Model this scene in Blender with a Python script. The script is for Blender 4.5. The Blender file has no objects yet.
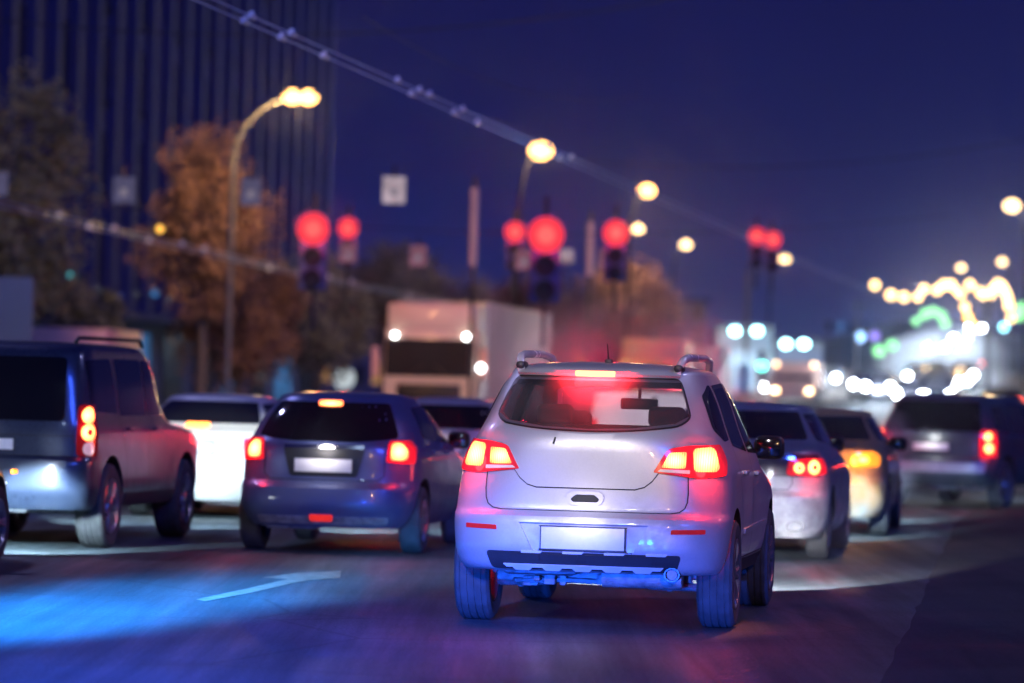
import bpy, bmesh, math, random
from mathutils import Vector, Matrix
random.seed(7)
SC = bpy.context.scene
COL = SC.collection
PI = math.pi

# ------------------------------------------------------------------ camera
FPX = 3700.0
CAMZ = 1.55
pitch = math.atan(46.5/FPX)
roll = 0.026
F_ = Vector((0, math.cos(pitch), math.sin(pitch)))
X_ = Vector((1, 0, 0))
U_ = X_.cross(F_)
RC = X_*math.cos(roll) + U_*math.sin(roll)
UC = U_*math.cos(roll) - X_*math.sin(roll)
CP = Vector((0, 0, CAMZ))
def ray(px, py):
    return F_ + RC*((px-512)/FPX) + UC*((341.5-py)/FPX)
def at(px, py, Y):
    d = ray(px, py)
    return CP + d*(Y/d.y)
def sstep(a, b, t):
    t = min(1, max(0, (t-a)/(b-a)))
    return t*t*(3-2*t)
def hill(x, y):
    """height of the terrain: the street climbs in the distance on the right"""
    if y < 120: return 0.0
    r = 0.040*(y-150) if y > 180 else 0.040*(y-120)**2/120.0
    r = min(r, 10.0)
    return r*sstep(0.03, 0.11, x/y)
cam_data = bpy.data.cameras.new('camera')
cam = bpy.data.objects.new('camera', cam_data)
COL.objects.link(cam)
m = Matrix((( RC.x, UC.x, -F_.x, 0), (RC.y, UC.y, -F_.y, 0), (RC.z, UC.z, -F_.z, CAMZ), (0, 0, 0, 1)))
cam.matrix_world = m
cam_data.sensor_width = 36.0
cam_data.lens = FPX/1024*36.0
cam_data.clip_start = 0.5
cam_data.clip_end = 6000
cam_data.dof.use_dof = True
cam_data.dof.focus_distance = 24.6
cam_data.dof.aperture_fstop = 1.5
cam_data.dof.aperture_ratio = 1.0
SC.camera = cam

# ------------------------------------------------------------------ render settings
SC.view_settings.view_transform = 'Standard'
SC.view_settings.look = 'None'
SC.view_settings.exposure = 0
SC.view_settings.gamma = 1
SC.cycles.use_denoising = True
try: SC.cycles.denoiser = 'OPENIMAGEDENOISE'
except Exception: pass
SC.cycles.max_bounces = 8
SC.cycles.diffuse_bounces = 2
SC.cycles.glossy_bounces = 3
SC.cycles.transmission_bounces = 4
SC.cycles.transparent_max_bounces = 12
SC.cycles.volume_bounces = 0
SC.cycles.sample_clamp_indirect = 3.0
SC.cycles.sample_clamp_direct = 60.0
SC.cycles.use_light_tree = True
SC.cycles.caustics_reflective = False
SC.cycles.caustics_refractive = False

# ------------------------------------------------------------------ materials
MATS = {}
def new_mat(name):
    mt = bpy.data.materials.new(name); mt.use_nodes = True
    nt = mt.node_tree; nt.nodes.clear()
    out = nt.nodes.new('ShaderNodeOutputMaterial')
    return mt, nt, out
def N(nt, t, **kw):
    n = nt.nodes.new(t)
    for k, v in kw.items():
        if k in n.inputs: n.inputs[k].default_value = v
        else: setattr(n, k, v)
    return n
def pbr(name, col, rough=0.5, metal=0.0, coat=0.0, var=0.12, scale=6.0, bump=0.0, spec=0.5, rvar=0.1):
    """Principled with noise driven colour, roughness and bump"""
    if name in MATS: return MATS[name]
    mt, nt, out = new_mat(name)
    b = N(nt, 'ShaderNodeBsdfPrincipled')
    b.inputs['Metallic'].default_value = metal
    b.inputs['Coat Weight'].default_value = coat
    b.inputs['Coat Roughness'].default_value = 0.08
    b.inputs['Specular IOR Level'].default_value = spec
    tc = N(nt, 'ShaderNodeTexCoord')
    nz = N(nt, 'ShaderNodeTexNoise'); nz.inputs['Scale'].default_value = scale; nz.inputs['Detail'].default_value = 5
    nt.links.new(tc.outputs['Object'], nz.inputs['Vector'])
    mp = N(nt, 'ShaderNodeMapRange'); mp.inputs['To Min'].default_value = 1-var; mp.inputs['To Max'].default_value = 1+var
    mp.inputs['From Min'].default_value = .25; mp.inputs['From Max'].default_value = .75
    nt.links.new(nz.outputs['Fac'], mp.inputs['Value'])
    mx = N(nt, 'ShaderNodeVectorMath', operation='SCALE'); mx.inputs[0].default_value = col[:3]
    nt.links.new(mp.outputs[0], mx.inputs['Scale'])
    nt.links.new(mx.outputs[0], b.inputs['Base Color'])
    mr = N(nt, 'ShaderNodeMapRange'); mr.inputs['To Min'].default_value = max(0.02, rough-rvar); mr.inputs['To Max'].default_value = min(1, rough+rvar)
    nt.links.new(nz.outputs['Fac'], mr.inputs['Value'])
    nt.links.new(mr.outputs[0], b.inputs['Roughness'])
    if bump:
        n2 = N(nt, 'ShaderNodeTexNoise'); n2.inputs['Scale'].default_value = scale*8
        nt.links.new(tc.outputs['Object'], n2.inputs['Vector'])
        bp = N(nt, 'ShaderNodeBump'); bp.inputs['Strength'].default_value = bump; bp.inputs['Distance'].default_value = .01
        nt.links.new(n2.outputs['Fac'], bp.inputs['Height']); nt.links.new(bp.outputs[0], b.inputs['Normal'])
    nt.links.new(b.outputs[0], out.inputs['Surface'])
    MATS[name] = mt
    return mt
def paint(name, col, metal=0.5, rough=0.38, dirt=0.35, grime=(0.10, 0.10, 0.11)):
    """car paint under a film of road grime that gets thicker near the sills; pale grime also carries painted headlight"""
    if name in MATS: return MATS[name]
    mt, nt, out = new_mat(name)
    b = N(nt, 'ShaderNodeBsdfPrincipled')
    b.inputs['Coat Weight'].default_value = 0.6; b.inputs['Coat Roughness'].default_value = 0.06
    tc = N(nt, 'ShaderNodeTexCoord')
    nz = N(nt, 'ShaderNodeTexNoise'); nz.inputs['Scale'].default_value = 3.5; nz.inputs['Detail'].default_value = 8; nz.inputs['Roughness'].default_value = .65
    nt.links.new(tc.outputs['Object'], nz.inputs['Vector'])
    n2 = N(nt, 'ShaderNodeTexNoise'); n2.inputs['Scale'].default_value = 90; n2.inputs['Detail'].default_value = 2
    nt.links.new(tc.outputs['Object'], n2.inputs['Vector'])
    sp = N(nt, 'ShaderNodeSeparateXYZ'); nt.links.new(tc.outputs['Object'], sp.inputs[0])
    zr = N(nt, 'ShaderNodeMapRange'); zr.inputs['From Min'].default_value = 0.95; zr.inputs['From Max'].default_value = 0.3
    zr.inputs['To Min'].default_value = 0.12; zr.inputs['To Max'].default_value = 1.0
    nt.links.new(sp.outputs['Z'], zr.inputs['Value'])
    a = N(nt, 'ShaderNodeMapRange'); a.inputs['From Min'].default_value = .38; a.inputs['From Max'].default_value = .68
    nt.links.new(nz.outputs['Fac'], a.inputs['Value'])
    ml = N(nt, 'ShaderNodeMath', operation='MULTIPLY'); nt.links.new(a.outputs[0], ml.inputs[0]); nt.links.new(zr.outputs[0], ml.inputs[1])
    ml2 = N(nt, 'ShaderNodeMath', operation='MULTIPLY'); nt.links.new(ml.outputs[0], ml2.inputs[0]); ml2.inputs[1].default_value = dirt
    sc_ = N(nt, 'ShaderNodeMath', operation='MULTIPLY_ADD'); nt.links.new(n2.outputs['Fac'], sc_.inputs[0]); sc_.inputs[1].default_value = .20; nt.links.new(ml2.outputs[0], sc_.inputs[2])
    mx = N(nt, 'ShaderNodeMix', data_type='RGBA'); mx.inputs['A'].default_value = (*col, 1); mx.inputs['B'].default_value = (*grime, 1)
    nt.links.new(sc_.outputs[0], mx.inputs['Factor']); nt.links.new(mx.outputs['Result'], b.inputs['Base Color'])
    rr = N(nt, 'ShaderNodeMath', operation='MULTIPLY_ADD'); nt.links.new(sc_.outputs[0], rr.inputs[0]); rr.inputs[1].default_value = .8; rr.inputs[2].default_value = rough
    nt.links.new(rr.outputs[0], b.inputs['Roughness'])
    mm = N(nt, 'ShaderNodeMath', operation='MULTIPLY_ADD'); nt.links.new(sc_.outputs[0], mm.inputs[0]); mm.inputs[1].default_value = -metal; mm.inputs[2].default_value = metal
    nt.links.new(mm.outputs[0], b.inputs['Metallic'])
    cw = N(nt, 'ShaderNodeMath', operation='MULTIPLY_ADD'); nt.links.new(sc_.outputs[0], cw.inputs[0]); cw.inputs[1].default_value = -.6; cw.inputs[2].default_value = .6
    nt.links.new(cw.outputs[0], b.inputs['Coat Weight'])
    bp = N(nt, 'ShaderNodeBump'); bp.inputs['Strength'].default_value = .12; bp.inputs['Distance'].default_value = .004
    nt.links.new(nz.outputs['Fac'], bp.inputs['Height']); nt.links.new(bp.outputs[0], b.inputs['Normal'])
    nt.links.new(b.outputs[0], out.inputs['Surface'])
    MATS[name] = mt
    return mt
def emis(name, col, strength, var=0.0, scale=20):
    if name in MATS: return MATS[name]
    mt, nt, out = new_mat(name)
    e = N(nt, 'ShaderNodeEmission'); e.inputs['Color'].default_value = (*col, 1); e.inputs['Strength'].default_value = strength
    if var:
        tc = N(nt, 'ShaderNodeTexCoord'); nz = N(nt, 'ShaderNodeTexNoise'); nz.inputs['Scale'].default_value = scale
        nt.links.new(tc.outputs['Object'], nz.inputs['Vector'])
        mp = N(nt, 'ShaderNodeMapRange'); mp.inputs['To Min'].default_value = strength*(1-var); mp.inputs['To Max'].default_value = strength*(1+var)
        mp.inputs['From Min'].default_value = .3; mp.inputs['From Max'].default_value = .7
        nt.links.new(nz.outputs['Fac'], mp.inputs['Value']); nt.links.new(mp.outputs[0], e.inputs['Strength'])
    nt.links.new(e.outputs[0], out.inputs['Surface'])
    MATS[name] = mt
    return mt
def bulb_mat(name, hot, edge, s_hot, s_edge):
    """reflector lit by its bulb: hot in the middle, weaker and redder towards its rim, with moulded ribs"""
    mt, nt, out = new_mat(name)
    e = N(nt, 'ShaderNodeEmission'); tc = N(nt, 'ShaderNodeTexCoord')
    mp = N(nt, 'ShaderNodeVectorMath', operation='SUBTRACT'); mp.inputs[1].default_value = (.5, .5, .5)
    nt.links.new(tc.outputs['Generated'], mp.inputs[0])
    mu = N(nt, 'ShaderNodeVectorMath', operation='MULTIPLY'); mu.inputs[1].default_value = (1, .35, 1); nt.links.new(mp.outputs[0], mu.inputs[0])
    ln = N(nt, 'ShaderNodeVectorMath', operation='LENGTH'); nt.links.new(mu.outputs[0], ln.inputs[0])
    mr = N(nt, 'ShaderNodeMapRange'); mr.interpolation_type = 'SMOOTHSTEP'; mr.inputs['From Min'].default_value = .66; mr.inputs['From Max'].default_value = .05
    nt.links.new(ln.outputs['Value'], mr.inputs['Value'])
    mx = N(nt, 'ShaderNodeMix', data_type='RGBA'); mx.inputs['A'].default_value = (*edge, 1); mx.inputs['B'].default_value = (*hot, 1); nt.links.new(mr.outputs[0], mx.inputs['Factor'])
    st = N(nt, 'ShaderNodeMapRange'); st.inputs['To Min'].default_value = s_edge; st.inputs['To Max'].default_value = s_hot; nt.links.new(mr.outputs[0], st.inputs['Value'])
    wv = N(nt, 'ShaderNodeTexWave'); wv.inputs['Scale'].default_value = 22; wv.bands_direction = 'X'; nt.links.new(tc.outputs['Object'], wv.inputs['Vector'])
    wr = N(nt, 'ShaderNodeMapRange'); wr.inputs['To Min'].default_value = .7; wr.inputs['To Max'].default_value = 1.25; nt.links.new(wv.outputs['Fac'], wr.inputs['Value'])
    m2 = N(nt, 'ShaderNodeMath', operation='MULTIPLY'); nt.links.new(st.outputs[0], m2.inputs[0]); nt.links.new(wr.outputs[0], m2.inputs[1])
    nt.links.new(mx.outputs['Result'], e.inputs['Color']); nt.links.new(m2.outputs[0], e.inputs['Strength']); nt.links.new(e.outputs[0], out.inputs['Surface'])
    return mt
def glass(name, tint=0.35, dust=0.10, col=(1, 1, 1), dustcol=(.4, .4, .45)):
    if name in MATS: return MATS[name]
    mt, nt, out = new_mat(name)
    tr = N(nt, 'ShaderNodeBsdfTransparent'); tr.inputs['Color'].default_value = (tint*col[0], tint*col[1], tint*col[2], 1)
    gl = N(nt, 'ShaderNodeBsdfGlossy'); gl.inputs['Roughness'].default_value = .06 if name != 'tinted_rear_glass' else .5
    df = N(nt, 'ShaderNodeBsdfDiffuse'); df.inputs['Color'].default_value = (*dustcol, 1)
    lw = N(nt, 'ShaderNodeLayerWeight'); lw.inputs['Blend'].default_value = .5
    pw = N(nt, 'ShaderNodeMath', operation='POWER'); pw.inputs[1].default_value = 4.0; nt.links.new(lw.outputs['Facing'], pw.inputs[0])
    fr = N(nt, 'ShaderNodeMath', operation='MULTIPLY_ADD'); fr.inputs[1].default_value = .7; fr.inputs[2].default_value = .04; nt.links.new(pw.outputs[0], fr.inputs[0])
    tc = N(nt, 'ShaderNodeTexCoord'); nz = N(nt, 'ShaderNodeTexNoise'); nz.inputs['Scale'].default_value = 4; nz.inputs['Detail'].default_value = 6
    nt.links.new(tc.outputs['Object'], nz.inputs['Vector'])
    mp = N(nt, 'ShaderNodeMapRange'); mp.inputs['From Min'].default_value = .3; mp.inputs['From Max'].default_value = .7
    mp.inputs['To Min'].default_value = dust*.5; mp.inputs['To Max'].default_value = dust*1.5
    nt.links.new(nz.outputs['Fac'], mp.inputs['Value'])
    m1 = N(nt, 'ShaderNodeMixShader'); nt.links.new(mp.outputs[0], m1.inputs[0]); nt.links.new(tr.outputs[0], m1.inputs[1]); nt.links.new(df.outputs[0], m1.inputs[2])
    m2 = N(nt, 'ShaderNodeMixShader'); nt.links.new(fr.outputs[0], m2.inputs[0]); nt.links.new(m1.outputs[0], m2.inputs[1]); nt.links.new(gl.outputs[0], m2.inputs[2])
    nt.links.new(m2.outputs[0], out.inputs['Surface'])
    MATS[name] = mt
    return mt
def lens(name, col, glow):
    """coloured lamp plastic, lit from inside by its lamp"""
    if name in MATS: return MATS[name]
    mt, nt, out = new_mat(name)
    b = N(nt, 'ShaderNodeBsdfPrincipled'); b.inputs['Base Color'].default_value = (*col, 1); b.inputs['Roughness'].default_value = .15
    b.inputs['Coat Weight'].default_value = .5
    b.inputs['Emission Color'].default_value = (*col, 1)
    tc = N(nt, 'ShaderNodeTexCoord'); nz = N(nt, 'ShaderNodeTexNoise'); nz.inputs['Scale'].default_value = 30
    nt.links.new(tc.outputs['Object'], nz.inputs['Vector'])
    mp = N(nt, 'ShaderNodeMapRange'); mp.inputs['To Min'].default_value = glow*.5; mp.inputs['To Max'].default_value = glow*1.5
    nt.links.new(nz.outputs['Fac'], mp.inputs['Value']); nt.links.new(mp.outputs[0], b.inputs['Emission Strength'])
    nt.links.new(b.outputs[0], out.inputs['Surface'])
    MATS[name] = mt
    return mt

M_rubber = pbr('tyre_rubber', (.035, .035, .038), .75, bump=.3, scale=12, var=.4)
M_dusty_rubber = pbr('dusty_tyre_rubber', (.06, .06, .065), .85, bump=.3, scale=9, var=.4)
M_plastic = pbr('black_plastic', (.02, .02, .022), .45, bump=.1)
M_greyplastic = pbr('grey_bumper_plastic', (.025, .027, .035), .6, bump=.1)
M_cavity = pbr('cabin_trim', (.03, .03, .033), .8)
M_gap = pbr('panel_gap', (.012, .012, .014), .7)
M_chrome = pbr('chrome', (.75, .75, .78), .16, metal=1.0, var=.05)
M_alloy = pbr('alloy_wheel', (.45, .45, .48), .3, metal=.9, var=.15)
M_steel = pbr('dirty_underbody_metal', (.34, .34, .36), .6, metal=.4, var=.5, scale=14, bump=.5)
M_plate = pbr('plate_white', (.8, .8, .8), .35, var=.06, scale=20)
M_reflector = lens('reflector_red', (.7, .02, .02), .25)  # reflector given a glow though it holds no lamp
M_redlens = lens('red_lens', (.75, .025, .04), .38)
M_darkred = lens('dark_red_lens', (.35, .01, .01), .12)
M_clearlens = lens('clear_lens', (.8, .6, .55), .35)
M_brake = bulb_mat('brake_lamp_filament', (1, .30, .08), (1, .15, .05), 13, 4)
M_brakered = emis('brake_lamp_red', (1, .05, .02), 7, var=.3)
M_thirdbrake = emis('third_brake_lamp', (1, .20, .07), 9)
M_amber = bulb_mat('amber_indicator', (1, .5, .08), (1, .3, .02), 11, 2)
M_headlamp = emis('headlamp_white', (.85, .93, 1), 40)
M_headwarm = emis('headlamp_warm', (1, .72, .4), 12)

# ------------------------------------------------------------------ object helpers
def tag(o, label=None, cat=None, group=None, kind=None):
    if label: o['label'] = label
    if cat: o['category'] = cat
    if group: o['group'] = group
    if kind: o['kind'] = kind
    return o
def empty(name, loc=(0, 0, 0), rz=0.0):
    o = bpy.data.objects.new(name, None); COL.objects.link(o)
    o.location = loc; o.rotation_euler = (0, 0, rz); o.empty_display_size = .3
    return o
def link(name, bm, mat, parent=None, smooth=True, angle=38):
    me = bpy.data.meshes.new(name)
    bmesh.ops.recalc_face_normals(bm, faces=bm.faces[:])
    bm.to_mesh(me); bm.free()
    return link_mesh(name, me, mat, parent, smooth, angle)
def link_mesh(name, me, mat, parent=None, smooth=True, angle=38):
    for mm in (mat if isinstance(mat, (list, tuple)) else [mat]): me.materials.append(mm)
    if smooth:
        me.polygons.foreach_set('use_smooth', [True]*len(me.polygons))
        try: me.set_sharp_from_angle(angle=math.radians(angle))
        except Exception: pass
    o = bpy.data.objects.new(name, me); COL.objects.link(o)
    if parent is not None: o.parent = parent
    return o
def box(bm, c, s, bev=0.0, seg=2, rot=None, taper=None):
    """bevelled box with centre c and full size s; taper=(kx,ky) scales the top"""
    r = bmesh.ops.create_cube(bm, size=1.0)
    vs = r['verts']
    for v in vs:
        k = (1, 1) if not taper or v.co.z < 0 else taper
        v.co = Vector((v.co.x*s[0]*k[0], v.co.y*s[1]*k[1], v.co.z*s[2]))
    if bev:
        es = list({e for v in vs for e in v.link_edges})
        g = bmesh.ops.bevel(bm, geom=es, offset=min(bev, min(s)*.49), segments=seg, profile=.5, affect='EDGES')
        vs = list({v for f in g['faces'] for v in f.verts} | {v for v in vs if v.is_valid})
    for v in vs:
        if rot: v.co = rot @ v.co
        v.co += Vector(c)
    return vs
def tube(bm, pts, r, seg=8, r2=None, caps=True):
    pts = [Vector(p) for p in pts]
    rings = []
    n = len(pts)
    for i, p in enumerate(pts):
        d = (pts[min(i+1, n-1)]-pts[max(i-1, 0)]).normalized()
        a = d.orthogonal() if abs(d.z) > .95 else d.cross(Vector((0, 0, 1)))
        if abs(d.z) > .95: a = Vector((1, 0, 0)) - d*d.x
        a.normalize(); b = d.cross(a).normalized()
        rr = r if r2 is None else r+(r2-r)*i/(n-1)
        rings.append([bm.verts.new(p+(a*math.cos(t)+b*math.sin(t))*rr) for t in [2*PI*k/seg for k in range(seg)]])
    for i in range(n-1):
        for k in range(seg):
            bm.faces.new((rings[i][k], rings[i][(k+1) % seg], rings[i+1][(k+1) % seg], rings[i+1][k]))
    if caps:
        bm.faces.new(rings[0]); bm.faces.new(rings[-1][::-1])
def lathe_x(bm, prof, seg=40, c=(0, 0, 0), cap=False):
    """profile of (x, r) turned about the x axis"""
    rings = []
    for x, r in prof:
        rings.append([bm.verts.new((c[0]+x, c[1]+r*math.cos(2*PI*k/seg), c[2]+r*math.sin(2*PI*k/seg))) for k in range(seg)])
    for a, b in zip(rings, rings[1:]):
        for k in range(seg): bm.faces.new((a[k], a[(k+1) % seg], b[(k+1) % seg], b[k]))
    if cap: bm.faces.new(rings[0]); bm.faces.new(rings[-1][::-1])
def prism(bm, poly, axis, a, b, mat=0):
    """polygon in the plane across `axis`, extruded from a to b"""
    def P(u, v, t):
        return (t, u, v) if axis == 'x' else ((u, t, v) if axis == 'y' else (u, v, t))
    v0 = [bm.verts.new(P(u, v, a)) for u, v in poly]; v1 = [bm.verts.new(P(u, v, b)) for u, v in poly]
    n = len(poly)
    fs = [bm.faces.new(v0), bm.faces.new(v1[::-1])]
    for i in range(n): fs.append(bm.faces.new((v0[i], v1[i], v1[(i+1) % n], v0[(i+1) % n])))
    for f in fs: f.material_index = mat
def disc_y(bm, c, r, seg=20, d=.02, sx=1.0):
    """short lens facing -y"""
    prof = [(0, r*1.0), (-d*.6, r*.92), (-d, r*.6), (-d*1.15, 0.0001)]
    rings = []
    for t, rr in prof:
        rings.append([bm.verts.new((c[0]+rr*math.cos(2*PI*k/seg)*sx, c[1]+t, c[2]+rr*math.sin(2*PI*k/seg))) for k in range(seg)])
    for a, b in zip(rings, rings[1:]):
        for k in range(seg): bm.faces.new((a[k], b[k], b[(k+1) % seg], a[(k+1) % seg]))
    bm.faces.new(rings[0])

def round_poly(poly, r, seg=3):
    out = []
    n = len(poly)
    rs = r if isinstance(r, (list, tuple)) else [r]*n
    for i in range(n):
        p = Vector(poly[i]); a = Vector(poly[i-1])-p; b = Vector(poly[(i+1) % n])-p
        rr = min(rs[i], a.length*.45, b.length*.45)
        if rr < 1e-4: out.append(tuple(p)); continue
        p0 = p+a.normalized()*rr; p1 = p+b.normalized()*rr
        for k in range(seg+1):
            t = k/seg
            q = p0*(1-t)**2 + p*2*t*(1-t) + p1*t*t
            out.append((q.x, q.y))
    return out
def interp(tab, z):
    if z <= tab[0][0]: return tab[0][1]
    if z >= tab[-1][0]: return tab[-1][1]
    n = len(tab)
    for i in range(n-1):
        if tab[i][0] <= z <= tab[i+1][0]: break
    x0, y0 = tab[i]; x1, y1 = tab[i+1]
    h = x1-x0; d = (y1-y0)/h
    def slope(j):
        if j <= 0 or j >= n-1: return None
        h0 = tab[j][0]-tab[j-1][0]; h1 = tab[j+1][0]-tab[j][0]
        d0 = (tab[j][1]-tab[j-1][1])/h0; d1 = (tab[j+1][1]-tab[j][1])/h1
        if d0*d1 <= 0: return 0.0
        return (h0+h1)/((h1*.667+h0*.333)/d0+(h0*.667+h1*.333)/d1)
    m0 = slope(i); m1 = slope(i+1)
    m0 = d if m0 is None else m0; m1 = d if m1 is None else m1
    t = (z-x0)/h
    return ((2*t**3-3*t*t+1)*y0 + (t**3-2*t*t+t)*h*m0 + (-2*t**3+3*t*t)*y1 + (t**3-t*t)*h*m1)

class Shell:
    """car body surface: a stack of horizontal plan outlines"""
    def __init__(s, W, R, Fr, zt, ztop, Lr=1.0, nr=4.0, Lf=1.2, nf=3.2, zb=.3, roof_m=2.4, dz=.022, q=26):
        s.W, s.R, s.F, s.zt, s.ztop, s.Lr, s.nr, s.Lf, s.nf, s.zb, s.roof_m, s.dz, s.q = W, R, Fr, zt, ztop, Lr, nr, Lf, nf, zb, roof_m, dz, q
        s.cache = {}
    def val(s, t, z): return t if isinstance(t, (int, float)) else interp(t, z)
    def plan(s, z):
        z = min(z, s.zt)
        W = s.val(s.W, z); R = s.val(s.R, z); Fr = s.val(s.F, z)
        Lr = s.val(s.Lr, z); Lf = s.val(s.Lf, z)
        tot = Fr-R
        if Lr+Lf > tot*.96:
            k = tot*.96/(Lr+Lf); Lr *= k; Lf *= k
        return W, R, Fr, Lr, s.val(s.nr, z), Lf, s.val(s.nf, z)
    def outline(s, z, k=1.0, inset=0.0):
        W, R, Fr, Lr, nr, Lf, nf = s.plan(z)
        W -= inset; R += inset; Fr -= inset
        pts = []
        Q = s.q
        for i in range(Q+1):                                   # rear centre -> right side
            th = PI/2*i/Q
            c, sn = math.cos(th), math.sin(th)
            r = 1/((c**nr+sn**nr)**(1/nr)) if i not in (0, Q) else 1.0
            pts.append((W*r*sn, R+Lr-Lr*r*c))
        ya, yb = R+Lr, Fr-Lf
        for i in range(1, 10): pts.append((W, ya+(yb-ya)*i/10))
        for i in range(Q, -1, -1):
            th = PI/2*i/Q
            c, sn = math.cos(th), math.sin(th)
            r = 1/((c**nf+sn**nf)**(1/nf)) if i not in (0, Q) else 1.0
            pts.append((W*r*sn, Fr-Lf+Lf*r*c))
        pts += [(-x, y) for x, y in pts[-2:0:-1]]
        if k != 1.0:
            yc = (R+Fr)/2
            pts = [(x*k, yc+(y-yc)*k) for x, y in pts]
        return pts
    def levels(s, zlo, zhi):
        n = max(2, int(round((zhi-zlo)/s.dz)))
        zs = [zlo+(zhi-zlo)*i/n for i in range(n+1)]
        return zs
    def solid(s, inset=0.0, zlo=None, zhi=None, mat=0):
        bm = bmesh.new()
        zlo = s.zb if zlo is None else zlo
        rings = []
        if inset == 0:
            for z in s.levels(zlo, s.zt): rings.append((z, s.outline(z)))
            h = s.ztop-s.zt
            for t in (.25, .45, .62, .76, .87, .94, .98, .995):
                k = (1-t**s.roof_m)**(1/s.roof_m)
                rings.append((s.zt+h*t, s.outline(s.zt, k)))
        else:
            top = min(s.zt, zhi if zhi else 99)
            for z in s.levels(zlo, top): rings.append((z, s.outline(z, 1.0, inset)))
        vr = [[bm.verts.new((x, y, z)) for x, y in o] for z, o in rings]
        for a, b in zip(vr, vr[1:]):
            n = len(a)
            for k in range(n): bm.faces.new((a[k], a[(k+1) % n], b[(k+1) % n], b[k]))
        bm.faces.new(vr[0]); bm.faces.new(vr[-1][::-1])
        for f in bm.faces: f.material_index = mat
        bmesh.ops.recalc_face_normals(bm, faces=bm.faces[:])
        return bm
    # surface maps
    def wrap(s, u, z):
        key = round(z, 4)
        if key not in s.cache:
            o = s.outline(z)[:s.q+11]
            # finer walk
            L = [0.0]
            for a, b in zip(o, o[1:]): L.append(L[-1]+math.hypot(a[0]-b[0], a[1]-b[1]))
            s.cache[key] = (o, L)
        o, L = s.cache[key]
        a = abs(u); sg = 1 if u >= 0 else -1
        for i in range(len(L)-1):
            if L[i+1] >= a or i == len(L)-2:
                t = (a-L[i])/max(1e-9, L[i+1]-L[i])
                x = o[i][0]+(o[i+1][0]-o[i][0])*t; y = o[i][1]+(o[i+1][1]-o[i][1])*t
                return Vector((sg*x, y, z))
    def side(s, y, z, sg=1):
        W, R, Fr, Lr, nr, Lf, nf = s.plan(z)
        if y < R+Lr:
            q = min(1, max(0, (R+Lr-y)/Lr)); x = W*(1-q**nr)**(1/nr)
        elif y > Fr-Lf:
            q = min(1, max(0, (y-Fr+Lf)/Lf)); x = W*(1-q**nf)**(1/nf)
        else: x = W
        return Vector((sg*x, y, z))
    def front(s, x, z):
        W, R, Fr, Lr, nr, Lf, nf = s.plan(z)
        q = min(.999, abs(x)/W)
        return Vector((x, Fr-Lf+Lf*(1-q**nf)**(1/nf), z))

def patch(bm, fn, poly, off=.004, thick=.02, step=.06, mat=0):
    """polygon in surface coordinates laid onto surface fn, stood off by `off`, with a rim"""
    t = bmesh.new()
    vs = [t.verts.new((u, v, 0)) for u, v in poly]
    t.faces.new(vs)
    us = [p[0] for p in poly]; zs = [p[1] for p in poly]
    for k, (lo, hi) in enumerate(((min(us), max(us)), (min(zs), max(zs)))):
        n = int((hi-lo)/step)
        for i in range(1, n+1):
            co = [0, 0, 0]; co[k] = lo+(hi-lo)*i/(n+1)
            no = [0, 0, 0]; no[k] = 1
            bmesh.ops.bisect_plane(t, geom=t.verts[:]+t.edges[:]+t.faces[:], plane_co=co, plane_no=no, dist=1e-6)
    t.verts.ensure_lookup_table()
    e = 2e-3
    top, bot = {}, {}
    for v in t.verts:
        u, w = v.co.x, v.co.y
        p = fn(u, w)
        a = fn(u+e, w)-fn(u-e, w); b = fn(u, w+e)-fn(u, w-e)
        n = a.cross(b)
        if n.length < 1e-12: n = Vector((0, -1, 0))
        n.normalize()
        top[v] = (p, n)
    # orientation: outwards from the body axis
    flip = 1
    c = sum((p for p, n in top.values()), Vector())/len(top)
    nn = sum((n for p, n in top.values()), Vector())
    ref = Vector((c.x, c.y-2.2, 0))
    if nn.dot(ref) < 0: flip = -1
    V1 = {v: bm.verts.new(p+n*flip*off) for v, (p, n) in top.items()}
    V0 = {v: bm.verts.new(p-n*flip*(thick-off)) for v, (p, n) in top.items()}
    for f in t.faces:
        g = bm.faces.new([V1[v] for v in f.verts]); g.material_index = mat
    for ed in t.edges:
        if len(ed.link_faces) == 1:
            a, b = ed.verts
            try:
                g = bm.faces.new((V1[a], V1[b], V0[b], V0[a])); g.material_index = mat
            except ValueError: pass
    for v in t.verts:
        if all(len(ed.link_faces) == 2 for ed in v.link_edges) and V0[v].is_valid: bm.verts.remove(V0[v])
    t.free()
def strip(bm, fn, path, w=.006, off=.002, mat=0, closed=False):
    """thin line along a surface path (panel gap, trim)"""
    pts = [Vector(p) for p in path]
    # resample
    res = []
    n = len(pts)
    segs = n if closed else n-1
    for i in range(segs):
        a, b = pts[i], pts[(i+1) % n]
        k = max(1, int((b-a).length/.035))
        for j in range(k): res.append(a+(b-a)*j/k)
    if not closed: res.append(pts[-1])
    e = 2e-3
    L, R_ = [], []
    m_ = len(res)
    for i, q in enumerate(res):
        p = fn(q.x, q.y)
        a = fn(q.x+e, q.y)-fn(q.x-e, q.y); b = fn(q.x, q.y+e)-fn(q.x, q.y-e)
        nr = a.cross(b); nr.normalize()
        if nr.dot(Vector((p.x, p.y-2.2, 0))) < 0: nr = -nr
        q0 = res[(i-1) % m_] if (closed or i > 0) else q; q1 = res[(i+1) % m_] if (closed or i < m_-1) else q
        d = fn(q1.x, q1.y)-fn(q0.x, q0.y)
        s_ = nr.cross(d).normalized()*(w/2)
        L.append(bm.verts.new(p+nr*off+s_)); R_.append(bm.verts.new(p+nr*off-s_))
    for i in range(m_ if closed else m_-1):
        j = (i+1) % m_
        f = bm.faces.new((L[i], R_[i], R_[j], L[j])); f.material_index = mat

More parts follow.
